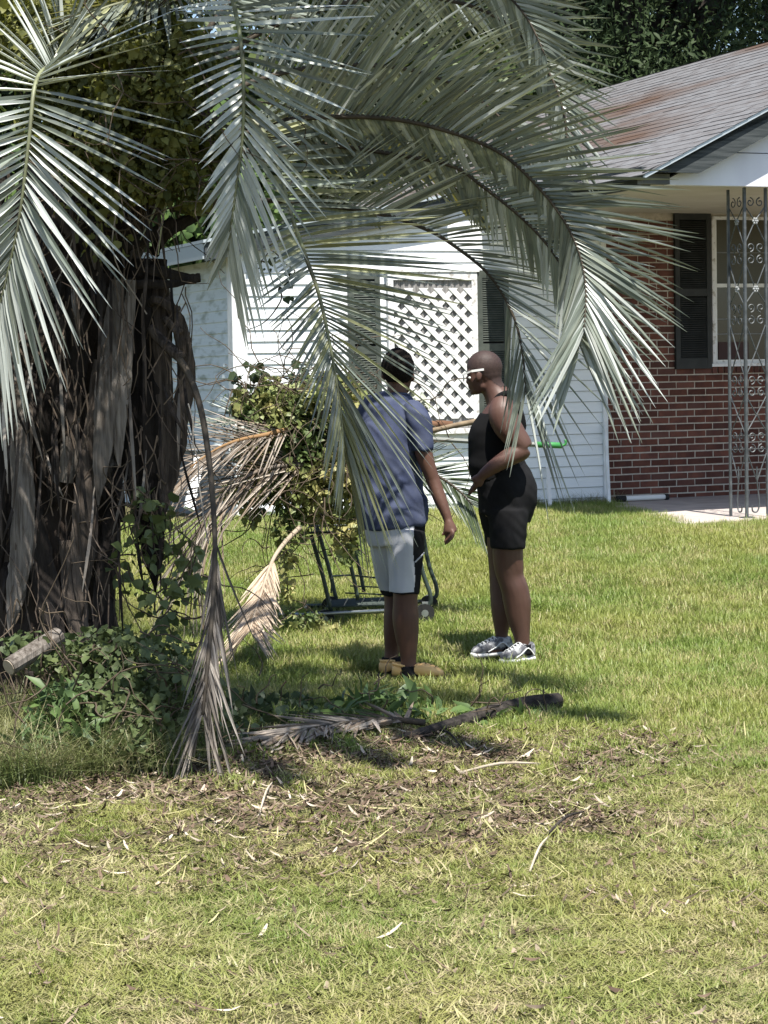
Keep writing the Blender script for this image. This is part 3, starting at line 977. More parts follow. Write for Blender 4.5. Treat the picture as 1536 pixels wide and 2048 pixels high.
# upward pointing old petiole stubs round the upper trunk
for (x, y, dx, dy, w, m) in ((330, 470, 90, -55, 16, M_base_dark), (300, 540, 120, 15, 15, M_base_dark), (240, 500, 130, -60, 17, M_base_dark), (310, 600, 60, 15, 12, M_base_brown), (285, 420, 70, -70, 14, M_base_dark),
                          (150, 470, -60, -60, 18, M_base_dark), (90, 560, -70, -30, 18, M_base_dark), (200, 600, 60, -40, 16, M_base_brown), (270, 570, 110, -10, 12, M_base_brown),
                          (180, 420, 10, -90, 20, M_base_dark), (60, 500, -30, -80, 18, M_base_dark), (330, 640, 40, 20, 10, M_base_brown)):
    d = 9.62
    plank('leaf_base', [(x - dx * .3, y - dy * .3 + 20, d + .1), (x, y, d), (x + dx * .6, y + dy * .75 + 6, d - .02), (x + dx * random.uniform(.8, 1.1), y + dy, d - .03)], [w * .7, w * .75, w * .7, w * random.uniform(.3, .6)], random.choice((M_base_dark, M_base_dark, M_base_brown)), .35, n=6)
for k in range(120):
    y = random.uniform(330, 1400)
    x = random.uniform(-40, 250) - (y - 380) * .02
    L_ = random.uniform(40, 110); dx = random.uniform(-14, 14)
    d = random.uniform(9.56, 9.68)
    plank('leaf_base', [(x, y, d + .04), (x + dx * .5, y + L_ * .5, d), (x + dx, y + L_, d + .02)], [random.uniform(4, 12), random.uniform(4, 14), random.uniform(.5, 6)], random.choice((M_base_dark, M_base_dark, M_base_brown, M_base_dark, M_base_dark, M_base_grey)), .3, n=5)

# loose fibres and frayed strands
mb = MB()
for k in range(420):
    y = random.uniform(300, 1420); x = random.uniform(-40, 265) if random.random() < .7 else random.uniform(240, 385)
    if x > 250 and y > 1100: continue
    p = at(x, y, random.uniform(9.46, 9.62)); pts = [p]
    v = Vector((random.gauss(0, .35), random.gauss(-.05, .15), -1)).normalized()
    for q in range(random.randint(2, 5)):
        v = (v + Vector((random.gauss(0, .22), random.gauss(0, .1), random.gauss(-.1, .15)))).normalized(); pts.append(pts[-1] + v * random.uniform(.04, .09))
    mb.tube(pts, random.uniform(.0015, .0045), n=3, flat=.5)
o = mb.build('fibres', mat('bark_fibre', (.16, .125, .095), .9, .1, c2=(.05, .038, .03), nscale=6), palm); o['kind'] = 'stuff'

# living fronds
FG = [M_frond, M_frond, M_frond, M_frond_pale]
FP = [M_frond_pale, M_frond_pale, M_frond]
FY = [M_frond, M_frond, M_frond_yel]
flat_prof = lambda s: (.62 + .55 * s) if s < .45 else max(.35, .87 - .5 * (s - .45) ** 1.5 * 2)
def ip(xs, ys):
    return lambda s_: float(np.interp(s_, xs, ys))


# front left, coming over towards the lens and hanging
frontN = lambda s: Vector((.08, -.10 - 2.2 * max(0, s - .25), 1.0 - .9 * max(0, s - .2)))
frond('frond', [(190, 110, 9.9), (150, 118, 9.6), (110, 128, 9.3), (82, 145, 9.1), (68, 180, 8.98), (60, 260, 8.93), (50, 350, 8.93), (36, 450, 8.95), (12, 560, 9.0), (-20, 680, 9.05)],
      62, .60, frontN, None, M_rachis, palm, mats=FP, W=.024, a0=ip([0, .35, .45, .6, .75, 1], [95, 98, 84, 56, 34, 18]), V=lambda s: 76 if s < .27 else max(12, 76 - 64 * (s - .27) / .22), s0=.16, grav=.01, r0=.014, prof=lambda s: .80 + .9 * s if s < .4 else 1.16 - .45 * (s - .4))
# second, from the top middle, hanging
frond('frond', [(330, -240, 9.7), (420, -110, 9.3), (462, -10, 9.1), (482, 90, 9.0), (487, 190, 8.98), (484, 280, 9.0), (474, 360, 9.02), (463, 440, 9.05), (455, 500, 9.1)],
      54, .60, (.2, -.95, .2), None, M_rachis, palm, mats=FP, W=.024, a0=ip([.2, .42, .52, .62, .72, .82, 1], [110, 96, 84, 66, 46, 30, 16]), V=10, s0=.22, grav=.01, right=.48, r0=.012, prof=lambda s: 1.02 - .2 * s)
# long arch A, seen from below
arcN = lambda s: Vector((.30, .80, .62))
frond('frond', [(330, 330, 9.85), (470, 262, 9.9), (610, 236, 9.95), (770, 236, 10.0), (895, 262, 10.0), (1000, 305, 10.0), (1075, 372, 10.0), (1128, 440, 9.98), (1160, 510, 9.95), (1172, 580, 9.9), (1168, 660, 9.85)],
      86, .68, arcN, None, M_rachis_dk, palm, mats=FG, W=.026, a0=ip([.2, .6, .8, 1], [60, 54, 46, 24]), V=10, s0=.22, grav=.0, r0=.015, left=lambda s: .5 if s < .9 else .9, prof=lambda s: .95 + .05 * s if s < .75 else 1.0 - .6 * (s - .75))
# arch B, inside A
frond('frond', [(330, 360, 9.9), (480, 305, 10.0), (640, 290, 10.1), (800, 310, 10.15), (905, 332, 10.15), (965, 372, 10.15), (1040, 432, 10.12), (1095, 490, 10.1), (1132, 550, 10.05), (1152, 625, 10.0), (1158, 690, 9.95)],
      84, .62, arcN, None, M_rachis_dk, palm, mats=FG, W=.026, a0=ip([.2, .6, .8, 1], [58, 54, 44, 20]), V=8, s0=.25, grav=.02, r0=.014, left=lambda s: .5 if s < .9 else .8, prof=lambda s: .95 if s < .8 else .95 - .5 * (s - .8))
# arch C, lower, hanging over the woman
frond('frond', [(340, 420, 9.9), (480, 400, 10.05), (640, 410, 10.2), (770, 430, 10.3), (860, 462, 10.35), (920, 500, 10.4), (975, 546, 10.4), (1012, 600, 10.4), (1036, 660, 10.38), (1048, 730, 10.36), (1052, 790, 10.34)],
      74, .62, arcN, None, M_rachis_dk, palm, mats=FG, W=lambda s: .025 if s < .6 else .016, a0=ip([.2, .6, .8, 1], [58, 50, 36, 14]), V=8, s0=.28, grav=lambda s: .02 + .12 * s, r0=.013, drop=lambda s: 0 if s < .75 else .25, left=lambda s: (.20 if s < .45 else 0.0) if s < .80 else .7, prof=lambda s: .9 if s < .8 else 1.05)
# frond behind, top right, leaflets to the right against the dark trees
frond('frond', [(330, 250, 10.0), (480, 90, 10.2), (640, 20, 10.4), (800, -10, 10.5), (930, 8, 10.6), (1010, 45, 10.6), (1070, 100, 10.6), (1110, 170, 10.55), (1130, 240, 10.5), (1135, 320, 10.5)],
      70, .62, arcN, None, M_rachis_dk, palm, mats=FG, W=.025, a0=70, a1=30, V=14, s0=.22, grav=.02, left=.7)
frond('frond', [(320, 230, 10.0), (430, 40, 10.1), (560, -90, 10.2), (720, -130, 10.3), (880, -100, 10.4), (980, -40, 10.4), (1050, 30, 10.4), (1090, 110, 10.35)],
      70, .62, arcN, None, M_rachis_dk, palm, mats=FG, W=.025, a0=72, a1=30, V=14, s0=.22, grav=.02, left=.7)
frond('frond', [(330, 300, 9.95), (450, 190, 10.1), (590, 140, 10.3), (740, 130, 10.4), (860, 150, 10.5), (960, 200, 10.5), (1030, 270, 10.45), (1070, 350, 10.4)],
      70, .62, arcN, None, M_rachis_dk, palm, mats=FG, W=.026, a0=66, a1=30, V=14, s0=.25, grav=.0, left=.7)
# centre, hanging down between the heap and the man
frond('frond', [(380, 330, 9.8), (450, 240, 9.75), (515, 250, 9.7), (556, 340, 9.66), (582, 430, 9.64), (612, 515, 9.62), (638, 590, 9.6), (658, 680, 9.58), (674, 770, 9.56), (684, 850, 9.55), (688, 900, 9.55)],
      92, .74, lambda s: Vector((.45, -.75 + .5 * (s < .45), .25 + .3 * (s < .45))), None, M_rachis, palm, mats=FY, W=lambda s: .022 if s < .6 else .017, a0=ip([.2, .5, .62, .72, .82, 1], [104, 84, 68, 50, 30, 8]), V=12, s0=.20, grav=lambda s: .02 + .06 * s, right=lambda s: .26 if s < .55 else .5, drop=lambda s: 0 if s < .5 else .12, r0=.015, prof=lambda s: 1.0 if s < .6 else .95)
# yellowing one behind it
frond('frond', [(350, 350, 10.0), (470, 270, 10.1), (590, 270, 10.15), (690, 300, 10.2), (780, 320, 10.25), (860, 345, 10.3), (920, 385, 10.3), (960, 420, 10.3)],
      50, .42, (.2, .6, .7), None, M_rachis_dk, palm, mats=[M_frond_yel, M_frond_yel, M_frond], W=.020, a0=60, a1=25, V=15, s0=.25, grav=.05, drop=.1)
# up and left, above the frame
frond('frond', [(280, 120, 9.8), (330, -20, 9.6), (380, -110, 9.4), (430, -150, 9.2), (480, -140, 9.0)], 40, .60, (0, -.5, .8), None, M_rachis, palm, mats=FY, W=.022, a0=75, a1=40, V=15, s0=.2, grav=.15)
frond('frond', [(420, -60, 9.9), (380, -25, 9.75), (330, -8, 9.6), (270, 0, 9.45), (200, 20, 9.35), (140, 60, 9.3)], 38, .55, (-.1, -.5, .8), None, M_rachis, palm, mats=FY, W=.020, a0=60, a1=22, V=5, s0=.05, grav=.22, left=.9)
frond('frond', [(240, 100, 10.0), (200, -60, 10.1), (130, -170, 10.2), (40, -220, 10.3), (-80, -200, 10.4), (-200, -120, 10.4)], 50, .6, (0, -.5, .8), None, M_rachis, palm, mats=FG, W=.024, V=18, s0=.2)
frond('frond', [(230, 120, 10.1), (140, 0, 10.3), (20, -60, 10.5), (-120, -60, 10.6), (-260, 20, 10.6), (-340, 160, 10.5)], 50, .6, (0, -.5, .8), None, M_rachis, palm, mats=FG, W=.024, V=18, s0=.2)
frond('frond', [(250, 100, 10.1), (270, -100, 10.5), (280, -240, 11.0), (280, -280, 11.6), (280, -220, 12.1)], 50, .6, (0, 0, 1), None, M_rachis, palm, mats=FG, W=.024, V=18, s0=.2)
# fronds above the picture, reaching towards the street
for tx, ty, tz in ((.9, 7.3, 3.85), (1.5, 8.0, 3.8), (-.35, 6.9, 3.85), (.1, 6.7, 3.85), (.5, 7.0, 3.95)):
    c0 = Vector((-1.15, 9.85, 3.35)); e0 = Vector((tx, ty, tz))
    ps = [c0, c0.lerp(e0, .2) + Vector((0, 0, .75)), c0.lerp(e0, .48) + Vector((0, 0, 1.0)), c0.lerp(e0, .78) + Vector((0, 0, .6)), e0]
    frond('frond', ps, 52, .55, (0, -.1, 1), None, M_rachis, palm, mats=FG, W=.032, V=14, s0=.45, grav=.04)
# dead fronds hanging on the trunk
frond('dead_frond', [(318, 676, 9.55), (348, 705, 9.45), (378, 750, 9.35), (402, 820, 9.25), (418, 920, 9.12), (427, 1020, 9.0), (430, 1120, 8.88), (424, 1230, 8.72), (414, 1340, 8.58), (405, 1430, 8.5)],
      66, .42, (.3, -.85, .2), None, M_rachis_dk, palm, mats=[M_hang], W=.017, a0=ip([.5, .75, .88, 1], [4, 6, 14, 26]), V=6, s0=.58, grav=.4, r0=.017, r1=.007, rnd_a=8, roll=60, prof=lambda s: .85, lrand=.22)
MB().tube([at(300, 655, 9.57), at(322, 680, 9.54), at(362, 716, 9.42)], [.022, .026, .024], n=8, sub=4).build('petiole_stub', M_base_brown, palm, smooth=True)
for pts in ([(352, 285, 9.5), (330, 360, 9.45), (305, 430, 9.42), (280, 480, 9.4)], [(348, 290, 9.5), (340, 370, 9.46), (325, 440, 9.44), (316, 510, 9.44)]):
    MB().tube([at(*p) for p in pts], [.006, .006, .005, .002], n=5, sub=4, flat=.4).build('dead_leaflet', M_frond_yel, palm)
for k in range(70):
    x, y = random.uniform(-20, 370), random.uniform(330, 1050)
    d_ = random.uniform(9.38, 9.55); L_ = random.uniform(90, 260); dx = random.gauss(0, 22)
    MB().tube([at(x, y, d_ + .06), at(x + dx * .3, y + L_ * .4, d_), at(x + dx * .7, y + L_ * .75, d_ - .02), at(x + dx, y + L_, d_ - .01)],
              [(.003, .002), (random.uniform(.005, .009), .002), (.006, .002), (.001, .001)], n=4, sub=3, jit=.1).build('dead_leaflet', random.choice((M_hang, M_base_dark, M_base_brown, M_base_dark)), palm)
for k in range(9):
    x, y = random.uniform(20, 420), random.uniform(300, 900)
    pts = [Vector(at(x, y, random.uniform(9.35, 9.6)))]
    v = Vector((random.uniform(-.5, .5), random.uniform(-.3, .1), -1)).normalized()
    for q in range(random.randint(4, 8)):
        v = (v + Vector((random.gauss(0, .28), random.gauss(0, .12), random.gauss(-.15, .25)))).normalized()
        pts.append(pts[-1] + v * .09)
    MB().tube(pts, .0028, n=4, sub=2).build('dead_stalk', random.choice((M_stem, M_dead_grey)), palm)


# old flower stalk tangle in the crown
mb = MB()
for k in range(60):
    c = at(random.gauss(365, 26), random.gauss(235, 20), random.uniform(9.35, 9.55))
    v = Vector((random.gauss(0, 1), random.gauss(0, .5), random.gauss(0, 1))).normalized()
    pts = [c]
    for q in range(4):
        v = (v + Vector((random.gauss(0, .8), random.gauss(0, .5), random.gauss(0, .8)))).normalized(); pts.append(pts[-1] + v * .035)
    mb.tube(pts, .003, n=3, sub=2)
o = mb.build('seed_stalks', mat('old_seed_stalk', (.085, .06, .062), .9, .1), palm); o['kind'] = 'stuff'


# ------------------------------------------------------------------ vines and foliage
def blob_points(n, blobs, shell=.55):
    w = np.array([b[1][0] * b[1][1] * b[1][2] for b in blobs]) ** .7
    w /= w.sum()
    idx = RNG.choice(len(blobs), n, p=w)
    d = rnd_dirs(n)
    r = (shell + (1 - shell) * RNG.random(n) ** .6)
    r = np.where(RNG.random(n) < .2, RNG.random(n), r)
    c = np.array([tuple(b[0]) for b in blobs])[idx]; rad = np.array([b[1] for b in blobs])[idx]
    return c + d * rad * r[:, None], d


def foliage(name, blobs, n, size, m, parent, shape=LEAF, up=.5, droop=-.4, shell=.5, szvar=.45):
    pos, d = blob_points(n, blobs, shell)
    ax = rnd_dirs(n, droop, d * .5)
    nm = rnd_dirs(n, up, d * .6)
    sz = size * (1 + szvar * RNG.normal(size=n)).clip(.4, 1.9)
    o = link_mesh(name, leaf_mesh(name, pos, ax, nm, sz, shape), m, parent)
    o['kind'] = 'stuff'
    return o


def stems(name, starts, m, parent, n, L=.12, segs=6, r=.004, g=-.1):
    mb = MB()
    for k in range(n):
        p = Vector(random.choice(starts)) + Vector((random.gauss(0, .08), random.gauss(0, .05), random.gauss(0, .08)))
        v = Vector((random.gauss(0, 1), random.gauss(0, .6), random.gauss(0, 1))).normalized()
        pts = [p]
        for q in range(segs):
            v = (v + Vector((random.gauss(0, .5), random.gauss(0, .4), random.gauss(g, .5)))).normalized(); pts.append(pts[-1] + v * L)
        mb.tube(pts, [r * (1 - .1 * i) for i in range(len(pts))], n=4, sub=2)
    return mb.build(name, m, parent)


def vine(label, blobs, n, size, m, nst=14, cat='vine', name='vine', shape=LEAF, up=.5, extra=None, shell=.5, L=.12):
    low = min(blobs, key=lambda b: b[0][2])
    e = empty(name, (low[0][0], low[0][1], gz(low[0][0], low[0][1])))
    tag(e, label, cat)
    stems('stem', [b[0] for b in blobs], M_stem, e, nst, L=L)
    foliage('foliage', blobs, n, size, m, e, shape, up, shell=shell)
    if extra: extra(e)
    return e


def B(px, py, d, rx, ry, rz):
    s = d / F
    return (at(px, py, d), (rx * s, ry, rz * s))


vine('leafy vine climbing the right side of the shaggy palm trunk',
     [B(300, 1030, 9.5, 55, .14, 50), B(350, 1100, 9.5, 55, .14, 60), B(330, 1190, 9.5, 70, .16, 50), B(265, 1120, 9.5, 45, .12, 60), B(385, 1140, 9.5, 25, .08, 60), B(310, 1260, 9.5, 60, .15, 40)],
     300, .042, M_vine_md, nst=18, L=.08)
vine('olive vine smothering the palm crown among the fronds',
     [B(300, 110, 9.50, 120, .18, 70), B(200, 210, 9.45, 90, .18, 80), B(340, 230, 9.45, 80, .18, 80), B(190, 330, 9.42, 80, .16, 70), B(300, 350, 9.42, 100, .16, 60), B(400, 130, 9.55, 60, .2, 70), B(120, 120, 9.55, 90, .2, 90), B(390, 390, 9.5, 40, .12, 40),
      B(270, 90, 9.2, 60, .12, 50), B(330, 170, 9.2, 60, .12, 60), B(240, 190, 9.2, 50, .12, 50), B(330, 260, 9.25, 50, .12, 50), B(220, 280, 9.25, 50, .1, 50), B(380, 90, 9.25, 40, .1, 50), B(60, 60, 9.7, 110, .2, 90), B(250, 30, 9.6, 120, .2, 60), B(430, 300, 9.7, 50, .15, 60), B(100, 260, 9.55, 70, .15, 70)],
     17000, .028, M_vine_ol, nst=60, shell=.3)
vine('thin vine with few leaves dangling before the palm trunk',
     [B(205, 480, 9.45, 60, .08, 60), B(230, 390, 9.45, 40, .08, 40), B(160, 400, 9.45, 60, .08, 40)], 120, .04, M_vine_ol, nst=8)
vine('dark ivy like tangle on the ground in front of the palm trunk',
     [B(300, 1330, 9.1, 110, .25, 60), B(230, 1400, 8.9, 90, .25, 60), B(310, 1440, 8.75, 80, .22, 60), B(380, 1380, 8.9, 60, .2, 50), B(150, 1330, 9.2, 80, .2, 50), B(280, 1490, 8.6, 60, .15, 40), B(60, 1300, 9.2, 60, .15, 40), B(210, 1300, 9.3, 80, .2, 50)],
     2700, .031, M_vine_md, nst=60, L=.06)
vine('light green weeds growing at the left foot of the palm',
     [B(110, 1430, 8.8, 60, .15, 40), B(160, 1460, 8.7, 50, .15, 40), B(80, 1480, 8.65, 50, .15, 35), B(130, 1390, 8.9, 60, .12, 30)],
     620, .065, M_weed, nst=18, cat='weed', name='weed_clump', shape=LEAF_LONG, up=.8)
vine('low creeper spreading over the shaded grass right of the hanging dead frond',
     [B(520, 1440, 9.6, 70, .2, 18), B(600, 1430, 9.8, 60, .2, 16), B(480, 1410, 9.7, 50, .2, 20), B(560, 1400, 10.0, 60, .2, 12), B(470, 1470, 9.3, 50, .2, 12)],
     420, .042, M_vine_dk, nst=16, cat='creeper', name='creeper', L=.04)
vine('bright creeper with long curled leaves lying across the dark log',
     [B(690, 1430, 9.75, 50, .12, 20), B(790, 1435, 9.7, 50, .12, 22), B(890, 1440, 9.68, 50, .10, 22), B(960, 1440, 9.7, 45, .08, 18), B(1030, 1436, 9.78, 36, .08, 14), B(820, 1400, 10.0, 70, .15, 14), B(740, 1400, 10.0, 60, .15, 18)],
     420, .080, M_weed, nst=20, cat='creeper', name='creeper', up=.5, L=.045, shape=LEAF_LONG)
# small sunlit sprigs and stray twigs against the siding
vine('fine leafy sprig hanging against the white siding below the eave',
     [B(570, 560, 9.6, 14, .03, 22), B(535, 535, 9.6, 8, .03, 8), B(578, 595, 9.6, 12, .03, 14)], 16, .03, M_vine_dk, nst=3, L=.05)

# pale cut stub at the left of the trunk
a, b = at(118, 1272, 9.2), at(18, 1334, 9.0)
st = MB().tube([a, a.lerp(b, .5), b], [.040, .041, .038], n=12, jit=.06).build('cut_stub', M_base_grey, smooth=False)
tag(st, 'grey sawn branch stub sticking out at the left foot of the palm', 'branch stub')
MB().tube([b, b + (b - a).normalized() * .004], .034, n=12).build('sawn_face', M_wood, st, keep=False)

# ------------------------------------------------------------------ people
def voxel(mb, name, size, smooth=6, fac=.5):
    me = mb.mesh('tmp')
    o = bpy.data.objects.new('tmp', me)
    COL.objects.link(o)
    r_ = o.modifiers.new('r', 'REMESH'); r_.mode = 'VOXEL'; r_.voxel_size = size; r_.use_smooth_shade = True
    s_ = o.modifiers.new('s', 'SMOOTH'); s_.iterations = smooth; s_.factor = fac
    dg = bpy.context.evaluated_depsgraph_get()
    dg.update()
    out = bpy.data.meshes.new_from_object(o.evaluated_get(dg))
    out.name = name
    out.polygons.foreach_set('use_smooth', [True] * len(out.polygons))
    bpy.data.objects.remove(o); bpy.data.meshes.remove(me)
    return out


def wrinkle(me, fn):
    n = len(me.vertices)
    co = np.empty(n * 3, np.float32); me.vertices.foreach_get('co', co); co = co.reshape(-1, 3)
    no = np.empty(n * 3, np.float32); me.vertices.foreach_get('normal', no); no = no.reshape(-1, 3)
    d = np.array([fn(Vector(c)) for c in co.tolist()], np.float32)
    me.vertices.foreach_set('co', (co + no * d[:, None]).ravel()); me.update()


ZS = 2.926
DM, DW = 11.2, 11.78


def mz(x, y, dd=0.0):
    return at(680 + x / ZS, 680 + y / ZS, DM + dd)


def wz(x, y, dd=0.0):
    return at(680 + x / ZS, 680 + y / ZS, DW + dd)


SM = DM / F / ZS
SW_ = DW / F / ZS


def limb(mb, fn, sc, spec, n=18, sub=4):
    """spec rows: x, y, dd, half-width in enlarged pixels, depth half-width in metres"""
    mb.tube([fn(r_[0], r_[1], r_[2]) for r_ in spec], [(r_[3] * sc, r_[4]) for r_ in spec], n=n, sub=sub)


def hand(mb, wrist, mid, dirs, spread, r=.0085, L=.085, curl=.9, palm_r=(.040, .018), thumb=None, bend_axis=None):
    d = (mid - wrist)
    mb.tube([wrist, wrist.lerp(mid, .5), mid], [(palm_r[0] * .62, palm_r[1] * 1.05), (palm_r[0] * .95, palm_r[1]), (palm_r[0], palm_r[1] * .85)], n=12, sub=3, hint=bend_axis)
    t = d.normalized()
    side = spread.normalized()
    for k in range(4):
        off = side * ((k - 1.5) * .0185)
        Lk = L * (.86, 1.0, .95, .74)[k]
        p = mid + off - t * .012
        v = t.copy()
        pts = [p]
        for q in range(4):
            v = (v + dirs * curl * (.28 + .12 * k * .3)).normalized()
            pts.append(pts[-1] + v * (Lk * (.42, .27, .2, .11)[q]))
        mb.tube(pts, [r * 1.08, r, r * .95, r * .85, r * .5], n=8, sub=2)
    if thumb is not None:
        b0 = wrist.lerp(mid, .35) + side * (-.028)
        mb.tube([b0, b0 + thumb * .03, b0 + (thumb + dirs * .2).normalized() * .052, b0 + (thumb + dirs * .35).normalized() * .066], [r * 1.35, r * 1.2, r, r * .55], n=8, sub=2)


# ---- man in the navy tee
gm = gz(mz(350, 1985).x, DM)
man = empty('person', mz(340, 1990))
tag(man, 'person seen from behind in navy tee, grey shorts and tan clogs', 'person')
mb = MB()
mb.ell(mz(338, 165), (.083, .096, .098)); mb.ell(mz(350, 225, .035), (.062, .072, .085)); mb.ell(mz(372, 285, .06), (.035, .035, .03))
mb.ell(mz(404, 235, .105), (.016, .018, .02)); mb.ell(mz(392, 262, .10), (.018, .016, .010))
mb.ell(mz(427, 212, .0), (.009, .022, .032)); mb.ell(mz(250, 212, .01), (.009, .022, .032))
limb(mb, mz, SM, [(335, 240, .0, 58, .058), (332, 300, .0, 58, .06), (325, 345, .01, 72, .07), (318, 380, .01, 130, .085)])
limb(mb, mz, SM, [(315, 380, 0, 150, .085), (305, 480, 0, 165, .11), (285, 650, 0, 155, .12), (295, 850, 0, 150, .12), (315, 1000, 0, 160, .13), (325, 1130, 0, 150, .13)])
limb(mb, mz, SM, [(455, 425, -.08, 52, .055), (470, 520, -.10, 54, .058), (490, 660, -.11, 52, .052), (530, 780, -.11, 42, .044), (548, 830, -.11, 41, .042), (585, 930, -.13, 39, .040), (618, 1010, -.15, 30, .031), (634, 1060, -.16, 27, .022)])
limb(mb, mz, SM, [(165, 420, .09, 50, .055), (140, 540, .12, 50, .055), (125, 680, .18, 46, .05), (130, 790, .26, 42, .044), (170, 830, .40, 36, .038), (200, 850, .50, 28, .028)])
hand(mb, mz(200, 850, .49), mz(215, 860, .57), Vector((0, .2, -1)), Vector((1, 0, 0)), curl=.8, thumb=Vector((.5, .7, .2)).normalized())
limb(mb, mz, SM, [(365, 1120, -.06, 90, .095), (375, 1300, -.07, 84, .088), (384, 1450, -.07, 76, .072), (382, 1530, -.07, 72, .066), (384, 1630, -.06, 78, .074), (392, 1740, -.06, 68, .060), (400, 1850, -.06, 48, .045), (402, 1900, -.06, 46, .044), (405, 1950, -.06, 50, .045)])
limb(mb, mz, SM, [(270, 1120, .05, 88, .095), (290, 1300, .09, 78, .085), (312, 1450, .11, 66, .068), (318, 1530, .11, 60, .062), (316, 1620, .11, 62, .068), (310, 1720, .11, 56, .058), (304, 1810, .11, 44, .042), (300, 1860, .11, 44, .042), (300, 1905, .11, 48, .045)])
limb(mb, mz, SM, [(350, 1950, -.06, 36, .03), (420, 1955, -.06, 34, .038), (520, 1965, -.06, 24, .04), (575, 1970, -.06, 16, .03)])
limb(mb, mz, SM, [(280, 1910, .06, 36, .03), (300, 1915, .14, 34, .03), (325, 1910, .26, 24, .035)])
hand(mb, mz(636, 1062, -.16), mz(648, 1128, -.175), Vector((-.85, -.1, .5)), Vector((.55, -.85, 0)), curl=.85, r=.0098, L=.084, palm_r=(.036, .026), thumb=Vector((-.1, -.45, -.9)).normalized())
body = link_mesh('body', voxel(mb, 'body', .0058, 7), M_skin_m, man)
body.data.materials.clear(); body.data.materials.append(M_skin_m)
# hair
hm = MB()
hm.ell(mz(338, 160), (.0868, .0995, .1005), 32, 24)
hmesh = hm.mesh('hair')
zc = mz(338, 250).z; zc0 = mz(338, 200).z
for v in hmesh.vertices:
    y_rel = v.co.y - DM
    lim = zc + max(0, y_rel) * .9
    if v.co.z < lim: v.co.z = lim; v.co.x = mz(338, 165).x + (v.co.x - mz(338, 165).x) * .84; v.co.y = DM + (v.co.y - DM) * .84
    v.co += Vector((random.gauss(0, .0012), random.gauss(0, .0012), random.gauss(0, .0012)))
link_mesh('hair', hmesh, M_hair, man, smooth=True)
for sx in (376, 402):
    MB().ell(mz(sx, 212, .095 if sx < 390 else .085), (.012, .008, .010), 8, 6).build('eye', M_white, man, smooth=True)
# tee
mb = MB()
limb(mb, mz, SM, [(330, 322, .0, 70, .072), (326, 345, .0, 105, .085), (318, 375, .0, 158, .105), (312, 420, 0, 186, .125), (300, 500, 0, 184, .14), (275, 620, 0, 184, .15), (278, 760, 0, 190, .152), (293, 900, 0, 196, .157), (306, 1010, 0, 198, .16), (316, 1092, 0, 198, .162)], n=30)
limb(mb, mz, SM, [(418, 390, -.06, 60, .07), (452, 450, -.09, 66, .074), (470, 540, -.105, 64, .070), (482, 648, -.11, 60, .068)], n=20)
limb(mb, mz, SM, [(195, 390, .07, 58, .07), (155, 460, .10, 60, .07), (140, 550, .125, 60, .068), (130, 640, .15, 58, .066)], n=20)
tee = voxel(mb, 'tee_shirt', .008, 5)


def tee_fold(c):
    q = Vector((c.x * 9, c.y * 6, c.z * 5))
    f = mnoise.noise(q) * .006 + mnoise.noise(Vector((c.x * 14 + c.z * 7, c.y * 9, c.z * 12))) * .005
    low = max(0, 1.25 - c.z)
    f += .007 * low * math.sin(c.x * 26 + c.z * 17 + 2.2 * math.sin(c.z * 6)) * math.sin(c.z * 15 + c.x * 5)
    fold = mnoise.noise(Vector(((c.x * .8 + c.z * .6) * 16, c.y * 4, (c.z * .8 - c.x * .6) * 5)))
    f += (1 - abs(fold) * 2.2) * .007 if abs(fold) < .4 else 0
    return f


wrinkle(tee, lambda c: 1.7 * tee_fold(c))
link_mesh('tee_shirt', tee, M_tee, man)
cl_ = []
for k in range(25):
    a_ = 2 * math.pi * k / 24
    q_ = mz(332, 322, 0) + Vector((.066 * math.cos(a_), .068 * math.sin(a_), -.004 - .012 * math.sin(a_)))
    cl_.append(q_)
MB().tube(cl_, .0065, n=6).build('collar', M_tee, man, smooth=True)
# shorts
mb = MB()
limb(mb, mz, SM, [(320, 1060, 0, 185, .15), (322, 1120, 0, 178, .15), (330, 1190, 0, 165, .145)], n=26)
limb(mb, mz, SM, [(385, 1120, -.05, 112, .118), (382, 1250, -.06, 104, .112), (378, 1380, -.065, 95, .104), (372, 1484, -.07, 92, .100)], n=24)
limb(mb, mz, SM, [(255, 1120, .03, 100, .118), (272, 1250, .07, 92, .110), (295, 1380, .10, 84, .10), (318, 1478, .11, 72, .092)], n=24)
sh = voxel(mb, 'shorts', .008, 4)
wrinkle(sh, lambda c: mnoise.noise(Vector((c.x * 16, c.y * 12, c.z * 3.2))) * .010 + mnoise.noise(Vector((c.x * 30, c.y * 20, c.z * 5))) * .004)
sh.materials.clear()
for m_ in (M_shorts_g, M_black): sh.materials.append(m_)
for p in sh.polygons:
    c = p.center
    xz = (c.x / (c.y * SM)) if False else None
    # panel edges as worn: side panel on his right, band round the hem
    hemz = mz(372, 1466, -.07).z if c.x > mz(290, 1400, .05).x else mz(310, 1462, .1).z
    xb = mz(432 - 6 * math.sin(c.z * 20), 1300, -.1).x - (mz(0, 1300).z - c.z) * .02
    side = c.x > xb or (c.y > DM + .09 and c.x > mz(330, 1300).x)
    p.material_index = 1 if (side or c.z < hemz) else 0
link_mesh('shorts', sh, None, man)
# white stripe on the side panel
MB().tube([mz(440, 1300, -.155), mz(470, 1270, -.14), mz(492, 1245, -.10)], .004, n=4, sub=3).build('stripe', M_shorts_g, man)


